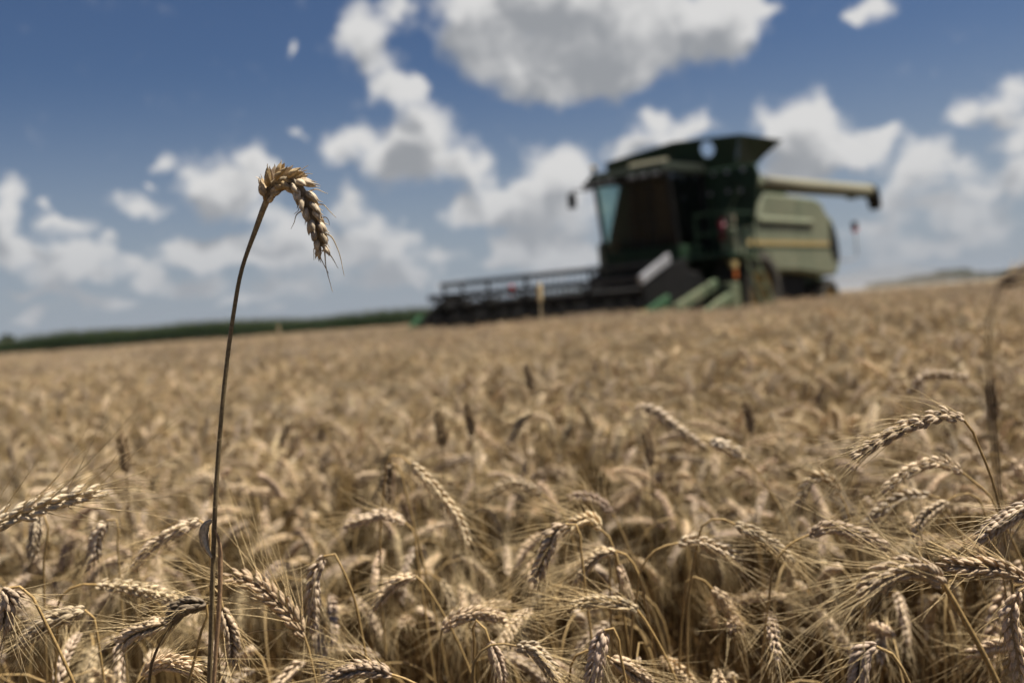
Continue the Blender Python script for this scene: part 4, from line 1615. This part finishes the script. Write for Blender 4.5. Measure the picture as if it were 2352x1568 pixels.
# --- wheels
def wheel(x, y, r, w, lugs, name):
    b = MB()
    h = w / 2
    ri = r * .56
    b.lathe((x, y, r), [(ri, -h * .8), (r * .78, -h), (r * .93, -h * .92), (r * .965, -h * .6), (r * .97, 0), (r * .965, h * .6), (r * .93, h * .92), (r * .78, h), (ri, h * .8)], 40)
    for i in range(lugs):
        for s in (1, -1):
            a = 2 * pi * (i + (.5 if s > 0 else 0)) / lugs
            d = .11
            v = []
            for (aa, yy) in ((a, 0.0), (a + .05, 0.0), (a + .05 + d, s * h * .95), (a + d, s * h * .95)):
                for rr in (r * .95, r * 1.0):
                    v.append((x + rr * cos(aa), y + yy, r + rr * sin(aa)))
            b.poly(v, [(0, 2, 4, 6), (1, 7, 5, 3), (0, 1, 3, 2), (2, 3, 5, 4), (4, 5, 7, 6), (6, 7, 1, 0)])
    t = b.build(name, P_TYRE, CB, 0)
    b = MB()
    so = 1 if y > 0 else -1
    b.lathe((x, y, r), [(.02, so * h * .25), (ri * .35, so * h * .3), (ri * .5, so * h * .12), (ri * .85, so * h * .2), (ri * .95, so * h * .72), (ri * 1.03, so * h * .82)], 32)
    b.build('rim', P_YEL, t, 0, True)
    return t


wheel(0.0, 1.50, .88, .74, 18, 'drive_wheel')
wheel(0.0, -1.50, .88, .74, 18, 'drive_wheel')
wheel(-4.0, 1.38, .56, .44, 14, 'steering_wheel_tyre')
wheel(-4.0, -1.38, .56, .44, 14, 'steering_wheel_tyre')
b = MB()
b.box((-4.1, -1.2, .5), (-3.9, 1.2, .68)).box((-.18, -1.2, .75), (.18, 1.2, 1.05)).box((-3.9, -.9, .62), (.0, -.7, .95)).box((-3.9, .7, .62), (.0, .9, .95))
b.build('axle_frame', P_BLACK, CB)
b = MB()
b.box((-3.2, 1.0, .75), (-1.1, 1.35, 1.28))
b.build('fuel_tank', P_BLACK, CB, .04)

# --- rear warning lamp on its bent rod
b = MB()
b.tube([(-4.62, 1.45, 1.58), (-5.55, 1.47, 1.55), (-5.92, 1.5, 1.60), (-5.96, 1.5, 1.72), (-5.92, 1.5, 2.28)], .018, 8)
rod = b.build('lamp_rod', P_STEEL, CB)
b = MB()
b.box((-5.97, 1.43, 2.34), (-5.87, 1.57, 2.48))
b.build('lamp_housing', P_BLACK, rod, .02)
b = MB()
b.box((-5.965, 1.43, 2.23), (-5.875, 1.57, 2.335))
b.build('tail_lamp', P_RED, rod, .02)

# --- feeder house
b = MB()
b.hexa([(.25, -.65, 1.0), (2.62, -.65, .45), (2.62, .65, .45), (.25, .65, 1.0), (.25, -.65, 1.60), (2.62, -.65, 1.02), (2.62, .65, 1.02), (.25, .65, 1.60)])
b.build('feeder_house', P_BLACK, CB, .02)

# --- header
HY0, HY1 = -3.60, 1.92
b = MB()
b.prism([(2.63, .35), (2.63, 1.16), (2.70, 1.18), (2.74, .55), (3.05, .38), (4.0, .34), (4.0, .30), (2.9, .30)], HY0, HY1)
hd = b.build('header', P_BLACK, CB)
b = MB()
b.tube([(3.12, HY0 + .05, .66), (3.12, HY1 - .05, .66)], .20, 14)
k = 0
yy = HY0 + .3
while yy < HY1 - .3:                                        # feed screw flighting
    b.lathe((3.12, yy, .66), [(.20, -.02), (.30, 0), (.20, .02)], 18)
    yy += .36
b.build('feed_screw', P_BLACK, hd)
RX, RZ, RR = 3.62, 1.06, .46
b = MB()
b.tube([(RX, HY0 + .15, RZ), (RX, HY1 - .12, RZ)], .085, 12)
reel = b.build('reel', P_REEL, hd)
for i in range(6):
    a = radians(88 + 60 * i)
    bx, bz = RX + RR * cos(a), RZ + RR * sin(a)
    b = MB()
    b.tube([(bx, HY0 + .18, bz), (bx, HY1 - .15, bz)], .036, 8)
    y = HY0 + .25
    while y < HY1 - .2:                                     # spring tines
        b.tube([(bx, y, bz), (bx + .03, y, bz - .13), (bx - .01, y, bz - .24)], .010, 4)
        y += .125
    # the bat's flat slat
    b.box((bx - .012, HY0 + .18, bz - .01), (bx + .012, HY1 - .15, bz + .055))
    b.build('bat', P_REEL, hd)
for y in (HY0 + .25, -2.85, -2.15, -1.2, .28, HY1 - .2):
    b = MB()
    for i in range(6):
        a = radians(88 + 60 * i)
        b.tube([(RX, y, RZ), (RX + RR * cos(a), y, RZ + RR * sin(a))], .030, 6)
    b.lathe((RX, y, RZ), [(.09, -.02), (.17, -.015), (.17, .015), (.09, .02)], 20)
    b.build('spider', P_BLACK, hd)
for y in (HY0 + .04, HY1 - .03):
    b = MB()
    b.hexa([(2.65, y - .05, 1.12), (3.7, y - .05, 1.00), (3.7, y + .05, 1.00), (2.65, y + .05, 1.12), (2.65, y - .05, 1.26), (3.7, y - .05, 1.12), (3.7, y + .05, 1.12), (2.65, y + .05, 1.26)])
    b.build('reel_arm', P_BLACK, hd)
# end walls
for y, far in ((HY0, True), (HY1, False)):
    s = -1 if far else 1
    b = MB()
    y0, y1 = (y - .06, y) if far else (y, y + .06)
    b.prism([(2.6, .28), (4.3, .28), (4.35, .62), (3.9, .95), (3.2, 1.36), (2.85, 1.30), (2.6, 1.12)], y0, y1)
    b.build('end_wall', P_BLACK, hd, .01)
    b = MB()
    y0, y1 = (y - .20, y - .02) if far else (y + .02, y + .20)
    dl = .75 if far else 1.35
    b.hexa([(4.0, y0, .25), (4.0 + dl, (y0 + y1) / 2 - .02, .30), (4.0 + dl, (y0 + y1) / 2 + .02, .30), (4.0, y1, .25), (4.0, y0, .98), (3.75 + dl, (y0 + y1) / 2 - .02, .62), (3.75 + dl, (y0 + y1) / 2 + .02, .62), (4.0, y1, .98)])
    dv = b.build('crop_divider', P_BRIGHT, hd, .03)
    if not far:
        b = MB()
        b.box((4.75, y1 + .001, .60), (4.95, y1 + .004, .76))
        b.build('decal', P_YEL, dv)
b = MB()
b.hexa([(3.80, 1.99, 1.50), (4.72, 1.99, 1.16), (4.72, 2.06, 1.16), (3.80, 2.06, 1.50), (3.83, 1.99, 1.66), (4.74, 1.99, 1.30), (4.74, 2.06, 1.30), (3.83, 2.06, 1.66)])
b.build('lift_strut', P_STEEL, hd, .01)
b = MB()
b.prism([(3.2, .62), (4.55, .5), (4.70, 1.15), (3.80, 1.50), (3.22, 1.58)], 1.985, 2.03)
b.build('drive_shield', P_BLACK, hd, .02)
b = MB()
b.hexa([(2.35, 2.0, 1.02), (3.80, 2.0, .62), (3.80, 2.12, .62), (2.35, 2.12, 1.02), (2.35, 2.0, 1.20), (3.80, 2.0, .80), (3.80, 2.12, .80), (2.35, 2.12, 1.20)])
b.build('belt_guard', P_PALE, hd, .02)
b = MB()
b.hexa([(1.75, 2.0, .78), (2.9, 2.0, .50), (2.9, 2.12, .50), (1.75, 2.12, .78), (1.75, 2.0, .98), (2.9, 2.0, .66), (2.9, 2.12, .66), (1.75, 2.12, .98)])
b.build('belt_guard', P_PALE, hd, .02)
b = MB()
b.box((1.45, 1.9, .55), (1.85, 2.1, 1.12))
b.build('step_guard', P_PALE, CB, .03)
b = MB()
hr = np.random.default_rng(3)
for i in range(16):                                         # hoses and chains along the header's back
    y = -3.2 + 4.9 * i / 15
    b.tube([(2.66, y, 1.05), (2.6 + hr.uniform(0, .25), y + hr.uniform(.1, .3), 1.05 + hr.uniform(.02, .2)), (2.72, y + hr.uniform(.35, .6), 1.02)], .022, 6)
b.build('hose', P_BLACK, hd)
b = MB()
for i in range(9):
    y0_ = -.6 + 1.2 * i / 8
    b.tube([(2.5, y0_, 1.0), (1.9, y0_ + hr.uniform(-.3, .3), 1.25 + hr.uniform(0, .2)), (1.2, y0_ * .8 + hr.uniform(-.1, .5), 1.5)], .03, 6)
b.tube([(2.7, 1.2, 1.1), (2.2, 1.4, 1.35), (1.5, 1.3, 1.3), (.9, 1.1, 1.0)], .07, 8)
b.tube([(2.7, 1.6, .9), (1.9, 1.6, 1.0), (1.1, 1.3, .9)], .09, 8)
b.build('hydraulic_line', P_BLACK, CB)
b = MB()
b.lathe((3.62, -1.59, 1.30), [(.0, -.05), (.08, -.04), (.10, 0), (.08, .04), (0, .05)], 14)
b.build('marker', P_RED, hd, 0, True)
b = MB()
for i in range(int((HY1 - HY0) / .076)):
    y = HY0 + .05 + i * .076
    b.poly([(4.0, y, .30), (4.0, y + .03, .30), (4.12, y + .015, .31), (4.0, y + .015, .34)], [(0, 1, 2), (0, 2, 3), (1, 3, 2), (0, 3, 1)])
b.build('cutter_bar', P_STEEL, hd)


# ------------------------------------------------------------------ corn beyond the field
def corn_plant(h, rng):
    q = Q()
    p = np.array([[0, 0, 0], [rng.normal(0, .02), 0, h * .5], [rng.normal(0, .04), rng.normal(0, .04), h]])
    pp, _ = resample(p, 8)
    G = np.array([.045, .085, .018])
    tube(q, pp, np.linspace(.014, .007, 8), 5, G)
    for i in range(11):
        t = .12 + .8 * i / 10
        z = h * t
        l = build_leaf((0, 0, z), i * 2.9 + rng.normal(0, .4), .75 * rng.uniform(.75, 1.1), .075, rng.uniform(1.6, 2.6), rng.normal(0, .8), rng, col=G * rng.uniform(.75, 1.3))
        q.merge(l)
    for k in range(6):
        a = k * 1.05
        tube(q, np.array([[0, 0, h], [.03 * cos(a), .03 * sin(a), h + .12], [.10 * cos(a), .10 * sin(a), h + .22]]), .004, 3, np.array([.22, .20, .08]))
    return q


rng = np.random.default_rng(9)
CORN = []
for i in range(4):
    o = bpy.data.objects.new('corn_%d' % i, corn_plant(1.95 + .12 * i, rng).mesh('corn_%d' % i, M_GREEN))
    hidden.objects.link(o)
    CORN.append(o)
cp, cr, cs, cv = [], [], [], []
A0, A1 = np.array([-115.0, 134.0]), np.array([22.0, 96.0])
u = norm(A1 - A0)
nrm_ = np.array([-u[1], u[0]])
ln_ = np.linalg.norm(A1 - A0)
row = 0
while row < 26:
    sp_ = .20 if row < 8 else .5
    for k in range(int(ln_ / sp_)):
        p = A0 + u * (k * sp_ + rng.normal(0, .04)) + nrm_ * (row * .76 + rng.normal(0, .03))
        cp.append((p[0], p[1], float(ground_z(p[0], p[1]))))
        cr.append((rng.normal(0, .04), rng.normal(0, .04), rng.uniform(0, 6.28)))
        cs.append(rng.uniform(.84, 1.10) * (1 + .10 * sin(k * sp_ * .11) + .08 * sin(k * sp_ * .31 + 1)))
        cv.append(int(rng.integers(4)))
    row += 1
scatter('corn_field', cp, cr, cs, cv, CORN, 'tall dark green corn standing along the far edge of the wheat')


# ------------------------------------------------------------------ far trees
M_BARK = paint('bark', (0.06, 0.045, 0.03), 0.9, .3, 8)


def tree(name, loc, h, w, label, rng, group=None, n=1500):
    root = empty(name, loc)
    q = Q()
    tube(q, np.array([[0, 0, 0], [.1, 0, h * .3], [.0, .1, h * .75]]), np.array([.05, .035, .012]) * h, 7, np.array([.06, .045, .03]))
    for k in range(6):
        a = k * 1.05
        tube(q, np.array([[0.06, 0, h * .28], [w * .18 * cos(a), w * .18 * sin(a), h * .5], [w * .33 * cos(a), w * .33 * sin(a), h * .7]]), np.array([.016, .010, .004]) * h, 5, np.array([.06, .045, .03]))
    link('trunk', q.mesh('trunk', M_STRAW), root)
    q = Q()
    cl = [(rng.normal(0, w * .2), rng.normal(0, w * .2), h * rng.uniform(.35, .85), w * rng.uniform(.16, .28)) for _ in range(14)]
    for i in range(n):
        c = cl[rng.integers(len(cl))]
        d = norm(rng.normal(size=3)) * c[3] * rng.uniform(.5, 1.0) ** .5
        pos = np.array(c[:3]) + d * np.array([1, 1, .85])
        a, bb = norm(rng.normal(size=3)), norm(rng.normal(size=3))
        s = w * .035
        q.add(np.array([pos - a * s, pos + bb * s, pos + a * s, pos - bb * s]), [[0, 1, 2, 3]], np.array([.035, .065, .018]) * rng.uniform(.6, 1.4))
    link('crown', q.mesh('crown', M_GREEN, smooth_=False), root)
    tag(root, label, 'tree', group)
    return root


rng = np.random.default_rng(4)
p = at(266, 785, 190)
tree('broadleaf_tree', (p[0], p[1], .2), 3.9, 3.4, 'small round dark tree rising just above the corn behind the tall lone stalk', rng)
p = at(4, 800, 175)
tree('broadleaf_tree', (p[0], p[1], .2), 3.9, 4.6, 'broad low dark tree above the corn, cut by the picture edge', rng)


def far_wood():
    """a wood a mile off that reads as one mass: thousands of leaf sprays over many crowns"""
    rng = np.random.default_rng(12)
    q = Q()
    n = 220
    for i in range(n):
        px = rng.uniform(1990, 2560)
        d = rng.uniform(900, 1150)
        p = at(px, 640, d)
        # taller around px 2190, low elsewhere
        h = 5.5 + 7.0 * math.exp(-((px - 2195) / 45) ** 2) + 3.0 * math.exp(-((px - 2120) / 60) ** 2) + 1.5 * rng.random() + 2.0 * math.exp(-((px - 2290) / 50) ** 2)
        w = h * rng.uniform(.8, 1.2)
        tube(q, np.array([[p[0], p[1], 0], [p[0], p[1], h * .4], [p[0] + .2, p[1], h * .7]]), np.array([.3, .25, .1]), 5, np.array([.06, .045, .03]))
        for k in range(90):
            dd = norm(rng.normal(size=3)) * rng.uniform(.4, 1) ** .5
            pos = np.array([p[0], p[1], h * .55]) + dd * np.array([w * .5, w * .5, h * .45])
            a, bb = norm(rng.normal(size=3)), norm(rng.normal(size=3))
            s = w * .11
            q.add(np.array([pos - a * s, pos + bb * s, pos + a * s, pos - bb * s]), [[0, 1, 2, 3]], np.array([.035, .06, .02]) * rng.uniform(.6, 1.4))
    o = link('distant_wood', q.mesh('distant_wood', M_GREEN, smooth_=False))
    tag(o, 'low dark wood on the skyline beyond the cut field', kind='stuff')


far_wood()


# ------------------------------------------------------------------ air: thin summer haze, and chaff dust behind the machine
def volume(name, me, dens, col, label):
    mt, t, out = new_mat(name)
    v = t.nodes.new('ShaderNodeVolumePrincipled')
    v.inputs['Color'].default_value = (*col, 1)
    v.inputs['Density'].default_value = dens
    v.inputs['Anisotropy'].default_value = 0.3
    t.links.new(v.outputs[0], out.inputs['Volume'])
    me.materials.append(mt)
    o = link(name, me)
    tag(o, label, kind='stuff')
    return o


def box_mesh(name, a, b):
    me = bpy.data.meshes.new(name)
    (x0, y0, z0), (x1, y1, z1) = a, b
    me.from_pydata([(x0, y0, z0), (x1, y0, z0), (x1, y1, z0), (x0, y1, z0), (x0, y0, z1), (x1, y0, z1), (x1, y1, z1), (x0, y1, z1)], [],
                   [(0, 3, 2, 1), (4, 5, 6, 7), (0, 1, 5, 4), (1, 2, 6, 5), (2, 3, 7, 6), (3, 0, 4, 7)])
    return me


volume('haze', box_mesh('haze', (-4100, -300, -1.0), (4100, 6100, 16.0)), 0.0001, (0.86, 0.90, 0.96), 'thin pale summer haze over the fields')


def dust_mesh():
    rng = np.random.default_rng(8)
    bm = bmesh.new()
    bmesh.ops.create_icosphere(bm, subdivisions=4, radius=1.0)
    me = bpy.data.meshes.new('dust')
    for v in bm.verts:
        p = v.co
        k = 1 + .14 * sin(p.x * 5 + 1) * cos(p.y * 4) + .10 * sin(p.z * 7 + p.x * 6)
        v.co = Vector((p.x * 5.5 * k + 15.5, p.y * 6.0 * k + 43, max(.25, p.z * 1.0 * k + .8)))
    bm.to_mesh(me)
    bm.free()
    return me


volume('dust', dust_mesh(), 0.036, (0.80, 0.68, 0.54), 'pale chaff dust drifting low over the field behind the harvester')
